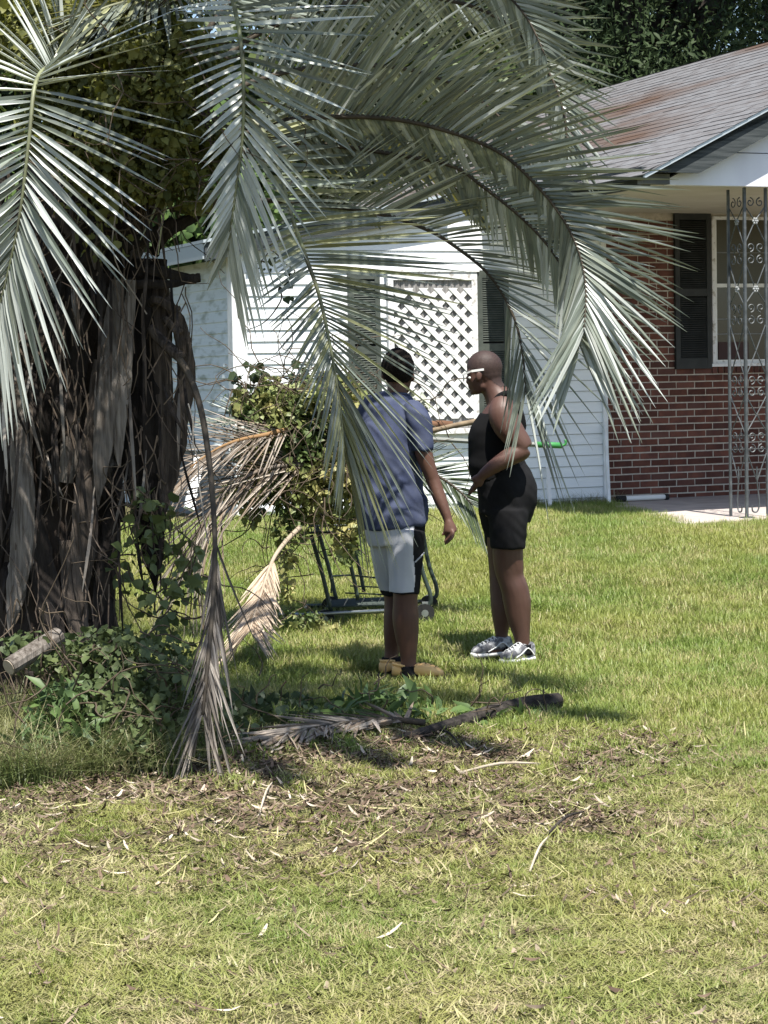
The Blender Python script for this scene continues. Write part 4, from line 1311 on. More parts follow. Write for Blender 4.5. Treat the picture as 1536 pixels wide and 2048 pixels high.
def clog(fn, sc, heel, toe, dd0, dd1, ytop, ysole, name, par):
    """heel/toe x in enlarged px, dd depth at heel and toe"""
    a = fn(heel, ysole, dd0); b = fn(toe, ysole, dd1)
    a.z = b.z = gz((a.x + b.x) / 2, (a.y + b.y) / 2) + .022
    t = (b - a); Ln = t.length; t.normalize()
    sd = Vector((t.y, -t.x, 0))
    mbb = MB()
    prof = [(0, .024, .050), (.06, .034, .062), (.2, .038, .064), (.38, .040, .056), (.5, .045, .066), (.62, .050, .068), (.78, .051, .058), (.9, .042, .044), (1.0, .016, .026)]
    vs, fs = [], []
    n = 16
    for (u, hw, h) in prof:
        for k in range(n):
            an = 2 * math.pi * k / n
            cx, cz = math.cos(an), math.sin(an)
            zz = h / 2 + (h / 2) * (abs(cz) ** .75 * (1 if cz > 0 else -1))
            vs.append(a + t * (u * Ln) + sd * (hw * abs(cx) ** .8 * (1 if cx > 0 else -1)) + Vector((0, 0, zz)))
    for i in range(len(prof) - 1):
        for k in range(n):
            fs.append((i * n + k, i * n + (k + 1) % n, (i + 1) * n + (k + 1) % n, (i + 1) * n + k))
    vs += [a + Vector((0, 0, .025)), b + Vector((0, 0, .013))]
    for k in range(n):
        fs.append((len(vs) - 2, (k + 1) % n, k)); fs.append((len(vs) - 1, (len(prof) - 1) * n + k, (len(prof) - 1) * n + (k + 1) % n))
    mbb.add(vs, fs)
    o = mbb.build(name, M_clog, par, smooth=True)
    st_ = MB()
    st_.tube([a + t * (.40 * Ln) + sd * .042 + Vector((0, 0, .046)), a + t * (.14 * Ln) + sd * .038 + Vector((0, 0, .060)), a + t * (.0 * Ln) + Vector((0, 0, .062)), a + t * (.14 * Ln) - sd * .038 + Vector((0, 0, .060)), a + t * (.40 * Ln) - sd * .042 + Vector((0, 0, .046))], [(.003, .008)] * 5, n=6, sub=4, hint=(0, 0, 1))
    st_.build('heel_strap', M_clog, o, keep=False, smooth=True)
    vh = MB()
    for u in (.56, .66, .76, .85):
        for s_ in (-.6, -.2, .2, .6):
            h = np.interp(u, [q[0] for q in prof], [q[2] for q in prof]); hw = np.interp(u, [q[0] for q in prof], [q[1] for q in prof])
            zz = h / 2 + h / 2 * (1 - abs(s_) ** 2.2) ** .5
            vh.ell(a + t * (u * Ln) + sd * (hw * s_) + Vector((0, 0, zz - .001)), (.0045, .0045, .003), 6, 4)
    v_ = vh.build('vent_holes', M_black, o, keep=False); v_['kind'] = 'stuff'
    return o, a, t, Ln


clog(mz, SM, 308, 606, -.04, -.09, 1890, 1992, 'clog', man)
clog(mz, SM, 250, 400, .04, .26, 1870, 1945, 'clog', man)
for (x, y, dd) in ((405, 1930, -.06), (300, 1880, .11)):
    MB().tube([mz(x, y - 25, dd), mz(x + 2, y + 5, dd), mz(x + 10, y + 40, dd)], [.050, .052, .056], n=14, sub=2).build('sock', M_black, man, smooth=True)

# ---- woman in the black tank top
woman = empty('person', wz(1000, 1860))
tag(woman, 'person in profile with shaved head, black tank top, black shorts and grey trainers', 'person')
mb = MB()
rt = Matrix.Rotation(R(12), 3, 'Y')
mb.ell(wz(846, 160), (.098, .078, .092), 18, 12); mb.ell(wz(862, 190, 0), (.080, .072, .085)); mb.ell(wz(808, 222, 0), (.062, .062, .086)); mb.ell(wz(800, 284, 0), (.034, .046, .034)); mb.ell(wz(835, 268, 0), (.050, .056, .040))
mb.ell(wz(770, 190), (.028, .052, .026)); mb.ell(wz(748, 246), (.013, .014, .011)); mb.tube([wz(757, 212), wz(752, 230), wz(746, 246)], [.010, .011, .012], n=8)
mb.ell(wz(762, 272), (.014, .020, .0075)); mb.ell(wz(765, 284), (.013, .018, .007)); mb.ell(wz(778, 306), (.018, .022, .016))
mb.ell(wz(812, 212, -.077), (.018, .008, .030)); mb.ell(wz(812, 212, .077), (.018, .008, .030))
limb(mb, wz, SW_, [(872, 215, 0, 70, .062), (890, 275, 0, 66, .064), (920, 325, 0, 78, .085), (948, 370, 0, 96, .13)])
limb(mb, wz, SW_, [(948, 355, 0, 60, .13), (945, 400, 0, 92, .16), (932, 480, 0, 122, .165), (912, 570, 0, 145, .16), (912, 650, 0, 145, .155), (915, 730, 0, 152, .16), (945, 800, 0, 155, .17), (972, 890, 0, 150, .165), (972, 960, 0, 140, .16), (960, 1050, 0, 110, .15)], n=24)
limb(mb, wz, SW_, [(957, 362, -.165, 66, .060), (952, 420, -.20, 84, .070), (972, 490, -.215, 83, .068), (1020, 560, -.225, 73, .062), (1062, 610, -.23, 62, .055), (1078, 636, -.23, 53, .048)])
limb(mb, wz, SW_, [(1092, 628, -.23, 42, .042), (1062, 648, -.23, 57, .05), (1000, 680, -.245, 54, .049), (920, 728, -.255, 45, .042), (850, 778, -.25, 34, .032), (826, 800, -.245, 29, .025)])
limb(mb, wz, SW_, [(955, 375, .165, 56, .055), (960, 470, .20, 60, .06), (985, 560, .22, 56, .052), (1000, 640, .23, 46, .046), (920, 700, .22, 42, .04), (850, 770, .20, 34, .032)])
hand(mb, wz(828, 800, -.245), wz(792, 838, -.235), Vector((.25, .3, -.95)), Vector((.5, -.6, .6)), curl=.75, r=.0095, L=.082, palm_r=(.038, .022), thumb=Vector((-.5, .3, -.75)).normalized())
hand(mb, wz(850, 770, .20), wz(810, 820, .19), Vector((.3, -.3, -.9)), Vector((.5, .6, .6)), curl=.75, palm_r=(.036, .022), thumb=Vector((-.5, -.3, -.75)).normalized())
# near (left) leg, far leg
limb(mb, wz, SW_, [(985, 1000, -.09, 100, .085), (986, 1130, -.09, 88, .082), (982, 1240, -.08, 90, .085), (990, 1340, -.07, 86, .080), (1000, 1395, -.07, 78, .074), (1020, 1450, -.07, 80, .074), (1036, 1530, -.06, 82, .076), (1046, 1620, -.06, 71, .065), (1060, 1710, -.06, 53, .050), (1068, 1770, -.06, 44, .042), (1070, 1830, -.06, 46, .043)])
limb(mb, wz, SW_, [(935, 1000, .09, 104, .09), (940, 1130, .09, 90, .085), (945, 1240, .10, 84, .085), (942, 1340, .11, 72, .075), (938, 1400, .11, 65, .068), (940, 1460, .11, 64, .068), (946, 1550, .11, 66, .068), (948, 1640, .11, 56, .058), (945, 1710, .11, 40, .041), (945, 1760, .11, 39, .04), (945, 1810, .11, 42, .042)])
limb(mb, wz, SW_, [(1085, 1838, -.06, 20, .03), (1045, 1838, -.11, 20, .028), (1000, 1848, -.14, 10, .022)])
limb(mb, wz, SW_, [(960, 1815, .11, 20, .03), (900, 1812, .06, 26, .035), (830, 1828, .02, 18, .03)])
wb = voxel(mb, 'body', .0058, 8)
link_mesh('body', wb, M_skin_w, woman)
wb.materials.clear(); wb.materials.append(M_skin_w)


def hair_from_body(bm_, keep_fn, off, m, parent, jit=0.0):
    """hair that follows the scalp: the faces of the head above the hairline, lifted a little"""
    vs, fs, ix = [], [], {}
    for p in bm_.polygons:
        if keep_fn(p.center):
            f = []
            for vi in p.vertices:
                if vi not in ix:
                    ix[vi] = len(vs); v = bm_.vertices[vi]
                    vs.append(v.co + v.normal * (off + random.uniform(-jit, jit)))
                f.append(ix[vi])
            fs.append(tuple(f))
    me = bpy.data.meshes.new('hair'); me.from_pydata(vs, [], fs); me.update()
    return link_mesh('hair', me, m, parent, smooth=True)


_h0 = wz(850, 190)
hair_from_body(wb, lambda c: abs(c.y - DW) < .12 and c.z > _h0.z - .02 - min(.06, max(-.045, (c.x - _h0.x) * .8)) + .006 * mnoise.noise(c * 60), .0012, mat('stubble', (.050, .030, .025), .62, .3, c2=(.032, .020, .018), nscale=160), woman, .0004)
MB().ell(wz(760, 222, -.035), (.009, .010, .008), 8, 6).build('eye', M_white, woman, smooth=True)
# sunglasses with white arms
sg = MB().bar(wz(842, 172, -.082), wz(770, 182, -.078), .004, .012).bar(wz(770, 182, -.078), wz(716, 205, -.04), .004, .009).bar(wz(716, 205, -.04), wz(716, 203, .04), .004, .012, up=(1, 0, .4)).bar(wz(842, 172, .082), wz(770, 182, .078), .004, .012).bar(wz(770, 182, .078), wz(716, 205, .04), .004, .009).build('sunglasses', M_white, woman)
MB().ell(wz(724, 224, -.036), (.004, .026, .020), 10, 8).ell(wz(724, 224, .036), (.004, .026, .020), 10, 8).build('lens', mat('smoke_lens', (.10, .11, .12), .1, .6), sg, keep=False, smooth=True)
# tank top
mb = MB()
limb(mb, wz, SW_, [(935, 440, 0, 118, .148), (928, 490, 0, 138, .166), (912, 560, 0, 160, .168), (912, 640, 0, 160, .165), (914, 720, 0, 166, .168), (938, 790, 0, 166, .176)], n=30)
for sy in (-1, 1):
    limb(mb, wz, SW_, [(905, 445, sy * .10, 40, .03), (912, 380, sy * .105, 32, .024), (935, 332, sy * .108, 24, .022), (985, 312, sy * .108, 22, .022), (1030, 352, sy * .11, 22, .03), (1052, 430, sy * .11, 26, .04), (1060, 520, sy * .09, 30, .05)], n=12)
tk = voxel(mb, 'tank_top', .008, 5)
wrinkle(tk, lambda c: mnoise.noise(Vector((c.x * 8, c.y * 8, c.z * 20))) * .005)
link_mesh('tank_top', tk, M_black2, woman); tk.materials.clear(); tk.materials.append(M_black2)
# shorts
mb = MB()
limb(mb, wz, SW_, [(935, 745, 0, 150, .165), (950, 800, 0, 166, .178), (976, 880, 0, 178, .186), (978, 950, 0, 172, .184), (962, 1040, 0, 155, .175)], n=30)
limb(mb, wz, SW_, [(985, 1000, -.085, 126, .108), (984, 1100, -.095, 114, .106), (982, 1222, -.100, 102, .098)], n=24)
limb(mb, wz, SW_, [(925, 1000, .085, 118, .105), (930, 1100, .10, 100, .098), (938, 1205, .115, 88, .090)], n=24)
ws = voxel(mb, 'shorts', .008, 5)
wrinkle(ws, lambda c: mnoise.noise(Vector((c.x * 14, c.y * 10, c.z * 7))) * .007 + mnoise.noise(Vector(((c.x + c.z) * 22, c.y * 10, (c.z - c.x) * 6))) * .004)
link_mesh('shorts', ws, M_black, woman); ws.materials.clear(); ws.materials.append(M_black)
mb = MB()
for k in range(4):
    mb.tube([wz(860 + k * 14, 1215 - k * 12, -.17), wz(930 + k * 9, 1218 - k * 11, -.195), wz(1000 + k * 9, 1216 - k * 11, -.185), wz(1070, 1208 - k * 12, -.13)], .0022, n=4, sub=3)
# trainers


def trainer(heel, toe, d0, d1, ys0, ys1):
    a = wz(heel, ys0, d0); b = wz(toe, ys1, d1)
    zb_ = min(a.z, b.z); zb_ = max(gz(a.x, a.y), zb_ - .0); a.z = b.z = zb_
    t = b - a; Ln = t.length; t.normalize(); sd = Vector((t.y, -t.x, 0))
    def section(prof, z0):
        vs, fs = [], []; n = 14
        for (u, hw, h) in prof:
            for k in range(n):
                an = 2 * math.pi * k / n; cx, cz = math.cos(an), math.sin(an)
                vs.append(a + t * (u * Ln) + sd * (hw * abs(cx) ** .8 * (1 if cx > 0 else -1)) + Vector((0, 0, z0 + h / 2 + h / 2 * abs(cz) ** .7 * (1 if cz > 0 else -1))))
        for i in range(len(prof) - 1):
            for k in range(n): fs.append((i * n + k, i * n + (k + 1) % n, (i + 1) * n + (k + 1) % n, (i + 1) * n + k))
        vs += [a + Vector((0, 0, z0 + prof[0][2] / 2)), b + Vector((0, 0, z0 + prof[-1][2] / 2))]
        for k in range(n):
            fs.append((len(vs) - 2, (k + 1) % n, k)); fs.append((len(vs) - 1, (len(prof) - 1) * n + k, (len(prof) - 1) * n + (k + 1) % n))
        return MB().add(vs, fs)
    up = section([(0, .022, .06), (.05, .032, .085), (.22, .036, .088), (.4, .038, .086), (.55, .042, .072), (.72, .045, .055), (.9, .038, .042), (1, .014, .025)], .018).build('trainer', M_shoe, woman, smooth=True)
    section([(-.01, .022, .026), (.05, .036, .028), (.3, .038, .028), (.6, .046, .028), (.85, .045, .028), (1.02, .018, .03)], -.002).build('sole', M_white, up, keep=False, smooth=True)
    lc = MB()
    for k in range(5):
        u = .42 + .09 * k
        h = np.interp(u, [.4, .55, .72, .9], [.106, .092, .075, .062])
        for s_ in (-1, 1):
            lc.tube([a + t * (u * Ln) + sd * (.030 * s_) + Vector((0, 0, h - .016)), a + t * ((u + .03) * Ln) + Vector((0, 0, h + .004)), a + t * ((u + .06) * Ln) - sd * (.026 * s_) + Vector((0, 0, h - .016))], .003, n=4, sub=3)
    for s_ in (-1, 1):
        lc.tube([a + t * (.1 * Ln) + sd * (.036 * s_) + Vector((0, 0, .035)), a + t * (.3 * Ln) + sd * (.040 * s_) + Vector((0, 0, .075)), a + t * (.5 * Ln) + sd * (.043 * s_) + Vector((0, 0, .05)), a + t * (.7 * Ln) + sd * (.046 * s_) + Vector((0, 0, .03))], .004, n=4, sub=3)
    lc.build('laces', M_white, up, keep=False)


trainer(1130, 945, -.03, -.17, 1872, 1885)
trainer(1000, 775, .12, .0, 1838, 1850)
for (x, y, dd) in ((1070, 1800, -.06), (946, 1778, .11)):
    MB().tube([wz(x, y - 22, dd), wz(x, y, dd), wz(x, y + 40, dd)], [.048, .050, .055], n=14, sub=2).build('sock', M_black, woman, smooth=True)

# ------------------------------------------------------------------ shopping cart with the heap
DC = 13.0
cart = empty('shopping_cart', (at(720, 1240, DC + .2).x, DC + .2, gz(0, DC)))
tag(cart, 'dark green wire shopping cart loaded with cut vines and fronds', 'shopping cart')
c_ = lambda x, y, dd=0: at(x, y, DC + dd)
fr = MB()
for dd in (0, .45):
    oy = -16 if dd else 0
    sx = 12 if dd else 0
    fr.tube([c_(600 + sx, 1228 + oy, dd), c_(770 + sx, 1222 + oy, dd), c_(845 + sx, 1216 + oy, dd), c_(862 + sx, 1196 + oy, dd), c_(842 + sx, 1130 + oy, dd), c_(826 + sx, 1000 + oy, dd), c_(840 + sx, 930 + oy, dd)], .013, n=8, sub=4)
    fr.tube([c_(662 + sx, 1222 + oy, dd), c_(645 + sx, 1150 + oy, dd), c_(622 + sx, 1070 + oy, dd)], .013, n=8, sub=3)
    fr.tube([c_(716 + sx, 1200 + oy, dd), c_(706 + sx, 1150 + oy, dd), c_(684 + sx, 1070 + oy, dd)], .012, n=8, sub=3)
fr.tube([c_(602, 1228), c_(614, 1212, .45)], .012, n=8)
fr.build('frame', M_cart, cart, smooth=True)
MB().tube([c_(838, 932, -.02), c_(852, 915, .47)], .016, n=8).build('handle', M_cart, cart, smooth=True)
MB().tube([c_(558, 1229, -.03), c_(640, 1228, -.03), c_(770, 1221, -.03)], .011, n=8).build('front_tube', M_steel, cart, smooth=True)
bk = MB()
NX = 15
for i in range(NX + 1):
    u = i / NX
    xt, xb = 578 + 262 * u, 610 + 216 * u
    for dd in (0, .45):
        oy = -14 if dd else 0
        bk.tube([c_(xt, 955 + oy - 6 * u, dd), c_(xb, 1066 + oy, dd)], .004, n=4)
    bk.tube([c_(xb, 1066, 0), c_(xb + 8, 1052, .45)], .004, n=4)
for k in range(5):
    v = k / 4
    y = 955 + 111 * v
    x0_, x1_ = 578 + 32 * v, 840 - 14 * v
    rr = .008 if k in (0, 4) else .004
    bk.tube([c_(x0_, y), c_(x1_, y - 5), c_(x1_ + 10, y - 18, .45), c_(x0_ + 10, y - 14, .45), c_(x0_, y)], rr, n=5)
bk.build('basket', M_cart, cart)
rk = MB()
for k in range(9):
    v = k / 8
    rk.tube([c_(652 + 8 * v, 1214 - 14 * v, .45 * v), c_(790 + 8 * v, 1209 - 14 * v, .45 * v)], .006, n=5)
for k in range(5):
    x = 655 + 33 * k
    rk.tube([c_(x, 1213 - k), c_(x + 8, 1198 - k, .45)], .005, n=5)
rk.tube([c_(664, 1160, 0), c_(664, 1152, .1), c_(700, 1150, .3), c_(775, 1158, .3)], .006, n=5)
rk.tube([c_(664, 1160, 0), c_(662, 1186, .0)], .006, n=5)
rk.tube([c_(700, 1172, .3), c_(790, 1176, .3)], .005, n=5)
rk.tube([c_(690, 1186, .3), c_(790, 1190, .3)], .005, n=5)
rk.build('lower_rack', M_cart, cart)
for (x, y, dd) in ((650, 1246, 0), (850, 1226, 0), (662, 1230, .45), (858, 1212, .45)):
    ca_ = MB().bar(c_(x, y - 22, dd), c_(x, y - 2, dd), .035, .03, up=(0, 1, 0)).build('caster', M_steel, cart)
    p = c_(x, y, dd); p.z = max(p.z, gz(p.x, p.y) + .06)
    MB().tube([p + Vector((0, -.018, 0)), p + Vector((0, .018, 0))], .058, n=16).build('wheel', M_rubber, ca_, keep=False, smooth=False)
    MB().tube([p + Vector((0, -.020, 0)), p + Vector((0, .020, 0))], .022, n=10).build('hub', M_steel, ca_, keep=False)

vine('heap of cut leafy vines piled high in the shopping cart', 
     [B(random.uniform(470, 720), random.uniform(770, 1030), random.uniform(12.6, 12.9), random.uniform(14, 34), .08, random.uniform(14, 34)) for _ in range(26)] + [B(600, 850, 12.85, 100, .28, 75), B(640, 800, 12.9, 90, .25, 50), B(545, 840, 12.8, 80, .2, 60), B(510, 900, 12.75, 50, .16, 50), B(530, 960, 12.75, 50, .16, 50), B(690, 860, 12.9, 60, .25, 80), B(640, 930, 12.8, 90, .25, 70), B(600, 990, 12.8, 55, .2, 60), B(690, 970, 12.85, 50, .2, 70), B(540, 790, 12.8, 30, .1, 40), B(770, 900, 13.0, 70, .2, 60)],
     15000, .034, M_heap, nst=150, cat='vine heap', name='vine_heap', shell=.45)
vine('cut leaves trailing down from the heap under the cart',
     [B(580, 1060, 12.7, 40, .12, 30), B(560, 1180, 12.7, 30, .1, 30), B(690, 1100, 12.8, 30, .12, 30), B(600, 1240, 12.75, 50, .12, 22), B(650, 1260, 12.75, 40, .1, 18), B(570, 1110, 12.7, 18, .08, 40), B(700, 1060, 12.8, 40, .15, 30)],
     1000, .032, M_heap, nst=22, cat='vine', name='trailing_vine', L=.06)
vine('loose bunch of vine tendrils rising against the siding above the heap',
     [B(505, 770, 12.8, 40, .08, 40), B(480, 800, 12.8, 30, .08, 30), B(600, 740, 12.85, 30, .08, 20), B(515, 740, 12.8, 18, .05, 26)], 110, .045, M_vine_dk, nst=12, cat='vine', name='vine_tendrils')
vine('small bush with pale blossoms in front of the lattice window', [B(830, 815, 13.2, 26, .1, 30), B(845, 850, 13.2, 20, .1, 20)], 150, .04, mat('pale_leaf', (.30, .34, .22), .6, .3, c2=(.5, .5, .45), nscale=12, coord='World'), nst=6, cat='bush', name='flowering_sprig')


def top_frond(name, label, cat, *a, **k):
    f = frond(name, *a, **k)
    tag(f, label, cat)
    return f


top_frond('palm_frond', 'grey dead palm frond sticking out left from the heap in the cart', 'palm frond',
          [(640, 935, 12.75), (580, 930, 12.65), (510, 945, 12.55), (450, 985, 12.45), (405, 1050, 12.4), (380, 1130, 12.4)], 46, .50, (.2, -.8, .5), None, M_dead,
          mats=[M_dead, M_dead_grey, M_dead_grey], W=.012, a0=34, a1=14, V=5, grav=.08, s0=.05, prof=lambda s: 1.1, rnd_a=8)
top_frond('palm_frond', 'brown palm frond with rusty midrib lying over the top left of the heap', 'palm frond',
          [(600, 850, 12.7), (540, 868, 12.6), (480, 880, 12.5), (430, 900, 12.45), (380, 935, 12.4)], 36, .46, (.1, -.7, .7), None, mat('rust_rib', (.24, .14, .06), .8),
          mats=[M_dead, M_dead_grey, M_dead_grey], W=.011, a0=46, a1=14, V=8, grav=.03, s0=.1, prof=lambda s: .9, rnd_a=8, r0=.018, drop=.15)
top_frond('palm_frond', 'green palm frond with spiky leaflets fanning left above the heap', 'palm frond',
          [(600, 860, 12.9), (560, 845, 12.85), (520, 838, 12.8), (480, 835, 12.75)], 16, .42, (0, -.7, .7), None, M_rachis, mats=FG, W=.018, a0=55, a1=20, V=10, grav=-.12, s0=.2, left=1, right=.6, prof=lambda s: 1)
top_frond('palm_frond', 'dry tan palm frond trailing from the heap down to the grass', 'palm frond',
          [(600, 1055, 12.6), (570, 1085, 12.45), (546, 1120, 12.2), (528, 1170, 11.9), (512, 1220, 11.6), (500, 1262, 11.35)], 84, .42, (-.2, -.95, .1), None, M_tan,
          mats=[M_tan], W=.017, a0=ip([.3, .6, 1], [10, 18, 24]), V=3, grav=.05, s0=.34, prof=lambda s: .8 + .2 * s, rnd_a=4, roll=40)
top_frond('palm_frond', 'green palm frond reaching right from the cart between the two people', 'palm frond',
          [(700, 920, 13.1), (790, 925, 13.1), (860, 945, 13.1), (910, 975, 13.1), (945, 1010, 13.1)], 40, .36, (.1, -.8, .5), None, M_rachis_dk, mats=[M_frond, M_vine_dk], W=.014, a0=55, a1=28, V=8, grav=.05, s0=.1, prof=lambda s: 1)
# branch and long handled tool lying across the cart
br = MB().tube([c_(700, 880, .1), c_(800, 872, .05), c_(860, 862, 0), c_(905, 852, 0), (c_(955, 842, 0))], [.02, .018, .016, .016, .017], n=8, sub=3, jit=.06).build('branch', M_branch, smooth=True)
tag(br, 'pale bare branch lying across the top of the cart load', 'branch')
br = MB().tube([c_(690, 870, .25), c_(800, 858, .2), c_(870, 850, .15), c_(905, 850, .12)], [.02, .024, .026, .022], n=8, sub=3, jit=.08).build('branch', mat('rotten_branch', (.10, .055, .035), .9, .1, c2=(.18, .10, .06), nscale=14), smooth=True)
tag(br, 'short dark brown branch lying behind the pale one on the load', 'branch')
tool = MB().tube([c_(700, 862, -.05), c_(860, 878, -.1), c_(1000, 886, -.12), c_(1075, 889, -.12)], .014, n=8).build('garden_tool', M_pole)
tag(tool, 'long handled garden tool with bright green grip passing behind the woman', 'garden tool')
MB().tube([c_(1070, 889, -.12), c_(1124, 891, -.12)], .018, n=10).build('grip', M_grip, tool, keep=False, smooth=True)
MB().tube([c_(1123, 892, -.12), c_(1131, 888, -.12), c_(1131, 879, -.12)], .008, n=8, sub=3).build('hook', M_grip, tool, keep=False, smooth=True)
MB().tube([c_(700, 862, -.05), c_(650, 857, -.03)], .02, n=8).build('tool_head', M_cart, tool, keep=False)

# ------------------------------------------------------------------ log and dead frond on the ground
def gp(px, py, h=0.0):
    p = ground_at(px, py); p.z += h
    return p


pts = [gp(770, 1488, .012), gp(870, 1470, .025), gp(960, 1450, .04), gp(1040, 1434, .05), gp(1118, 1424, .055)]
log = MB().tube(pts, [.008, .026, .036, .042, .037], n=12, sub=3, jit=.05).build('log', M_log, smooth=False)
tag(log, 'blackened thick palm stalk lying on the grass', 'log')
MB().tube([pts[-1], pts[-1] + (pts[-1] - pts[-2]).normalized() * .006], .03, n=12).build('cut_end', M_wood and M_base_dark, log, keep=False)
top_frond('palm_frond', 'grey dead palm frond lying flat on the ground left of the log', 'palm frond',
          [gp(850, 1468, .05), gp(780, 1464, .055), gp(700, 1468, .05), gp(620, 1478, .045), gp(560, 1488, .035)], 54, .30, (0, -.12, 1), None, M_rachis_dk,
          mats=[M_dead_grey, M_dead, M_dead_grey], W=.022, a0=56, a1=25, V=4, grav=.05, s0=.12, prof=lambda s: .9, rnd_a=16, roll=40, lrand=.3, left=.7)
for i, (x0_, y0_, x1_, y1_, lb) in enumerate(((920, 1556, 1082, 1542, 'pale thin stem lying on the grass below the log'),
                                             (1095, 1680, 1168, 1640, 'pale dry strip lying on the dark patch at lower right'),
                                             (880, 1468, 922, 1508, 'dark twig sticking out below the log'),
                                             (1060, 1755, 1098, 1690, 'whitish forked twig lying on the sparse grass'),
                                             (520, 1635, 545, 1580, 'thin straw stalk standing in the litter near the dead frond'))):
    a = gp(x0_, y0_, .02); b = gp(x1_, y1_, .03)
    mid = a.lerp(b, .5) + Vector((0, 0, .02))
    o = MB().tube([a, mid, b], [.005, .006, .003], n=6, sub=3, flat=.7).build('twig', M_log if 'dark' in lb else M_chip, smooth=True)
    tag(o, lb, 'twig')

# ------------------------------------------------------------------ grass and litter (countless: instanced)
hidden = bpy.data.collections.new('blade_clumps')


def clump(name, nb, h, bend, rad, w, m, flat=0.0):
    vs, fs = [], []
    for k in range(nb):
        a = random.uniform(0, 6.283); r_ = rad * math.sqrt(random.random())
        x, y = r_ * math.cos(a), r_ * math.sin(a)
        H = h * random.uniform(.55, 1.2); bd = bend * random.uniform(.4, 1.4)
        da = random.uniform(0, 6.283); ww = w * random.uniform(.7, 1.2)
        dx, dy = math.cos(da), math.sin(da); px, py = -dy, dx
        b = len(vs)
        for t in (0, .4, .75, 1):
            ll = H * bd * t * t + (H * flat * t)
            zz = H * t * (1 - flat * .75) * (1 - .35 * bd * t)
            wd = ww * (1 - t ** 1.6)
            cx, cy_ = x + dx * ll, y + dy * ll
            if t < 1: vs += [(cx - px * wd / 2, cy_ - py * wd / 2, zz), (cx + px * wd / 2, cy_ + py * wd / 2, zz)]
            else: vs.append((cx, cy_, zz))
        fs += [(b, b + 1, b + 3, b + 2), (b + 2, b + 3, b + 5, b + 4), (b + 4, b + 5, b + 6)]
    me = bpy.data.meshes.new(name); me.from_pydata(vs, [], fs); me.update(); me.materials.append(m)
    return me


def coll(name, meshes):
    c = bpy.data.collections.new(name)
    for i, me in enumerate(meshes):
        o = bpy.data.objects.new('%s_%02d' % (name, i), me); c.objects.link(o)
    return c


def scatter(name, pts, rot, scl, idx, c, label, smat):
    me = bpy.data.meshes.new(name)
    me.from_pydata([tuple(p) for p in pts], [], [])
    for nm, ty, ar in (('rot', 'FLOAT_VECTOR', rot), ('scl', 'FLOAT', scl), ('idx', 'INT', idx)):
        at_ = me.attributes.new(nm, ty, 'POINT')
        at_.data.foreach_set('vector' if ty == 'FLOAT_VECTOR' else 'value', np.asarray(ar, dtype=np.int32 if ty == 'INT' else np.float32).ravel())
    o = bpy.data.objects.new(name, me); COL.objects.link(o)
    me.materials.append(smat)
    ng = bpy.data.node_groups.new(name, 'GeometryNodeTree')
    ng.interface.new_socket('Geometry', in_out='INPUT', socket_type='NodeSocketGeometry')
    ng.interface.new_socket('Geometry', in_out='OUTPUT', socket_type='NodeSocketGeometry')
    gi = ng.nodes.new('NodeGroupInput'); go = ng.nodes.new('NodeGroupOutput')
    iop = ng.nodes.new('GeometryNodeInstanceOnPoints'); ci = ng.nodes.new('GeometryNodeCollectionInfo')
    ci.inputs['Collection'].default_value = c; ci.inputs['Separate Children'].default_value = True; ci.inputs['Reset Children'].default_value = True
    iop.inputs['Pick Instance'].default_value = True
    def na(nm, ty):
        n = ng.nodes.new('GeometryNodeInputNamedAttribute'); n.data_type = ty; n.inputs['Name'].default_value = nm
        return next(s for s in n.outputs if s.enabled and s.name == 'Attribute')
    ng.links.new(gi.outputs[0], iop.inputs['Points']); ng.links.new(ci.outputs[0], iop.inputs['Instance'])
    ng.links.new(na('idx', 'INT'), iop.inputs['Instance Index']); ng.links.new(na('scl', 'FLOAT'), iop.inputs['Scale'])
    e2r = ng.nodes.new('FunctionNodeEulerToRotation')
    ng.links.new(na('rot', 'FLOAT_VECTOR'), e2r.inputs[0]); ng.links.new(e2r.outputs[0], iop.inputs['Rotation'])
    ng.links.new(iop.outputs[0], go.inputs[0])
    md = o.modifiers.new('scatter', 'NODES'); md.node_group = ng
    tag(o, label, kind='stuff')
    return o


c_green = coll('green_clump', [clump('green_clump', 26, .062, .75, .05, .0048, M_blade) for _ in range(7)])
c_dry = coll('dry_clump', [clump('dry_clump', 24, .036, .9, .055, .0048, M_blade_dry, flat=.55) for _ in range(7)])
c_tall = coll('tall_clump', [clump('tall_clump', 30, .30, 1.1, .07, .0052, M_blade_tall) for _ in range(4)])


def frustum_points(n, y0, y1, pad=.8, power=1.0):
    out = []
    while len(out) < n:
        y = y0 + (y1 - y0) * RNG.random(n)
        hw = y * 768 / F + pad
        hwm = y1 * 768 / F + pad
        x = (RNG.random(n) * 2 - 1) * hwm
        k = np.abs(x) < hw
        out += list(zip(x[k], y[k]))
    return np.array(out[:n])


def nz(x, y, s, o=0):
    return mnoise.noise(Vector((x * s + o, y * s - o, o)))


def litter_amount(x, y):
    """0..1: shaded bare zone round the foot of the palm and the dead fronds"""

    d = 1.0 * math.exp(-(((x + .30) / 1.05) ** 2 + ((y - 8.15) / 1.2) ** 2)) + .4 * math.exp(-(((x + 1.5) / .7) ** 2 + ((y - 8.2) / .6) ** 2)) + .9 * math.exp(-(((x - .25) / 1.0) ** 2 + ((y - 8.9) / .55) ** 2)) + .7 * math.exp(-(((x - .68) / .3) ** 2 + ((y - 7.45) / .3) ** 2))
    d = d * (1.05 + 1.2 * nz(x, y, 2.4, 5) + .5 * nz(x, y, 7, 2)) + .18 * max(0, nz(x, y, 1.7, 8) - .12) * (1 - sstep((y - 8) / 2))
    return max(0.0, min(1.0, d))


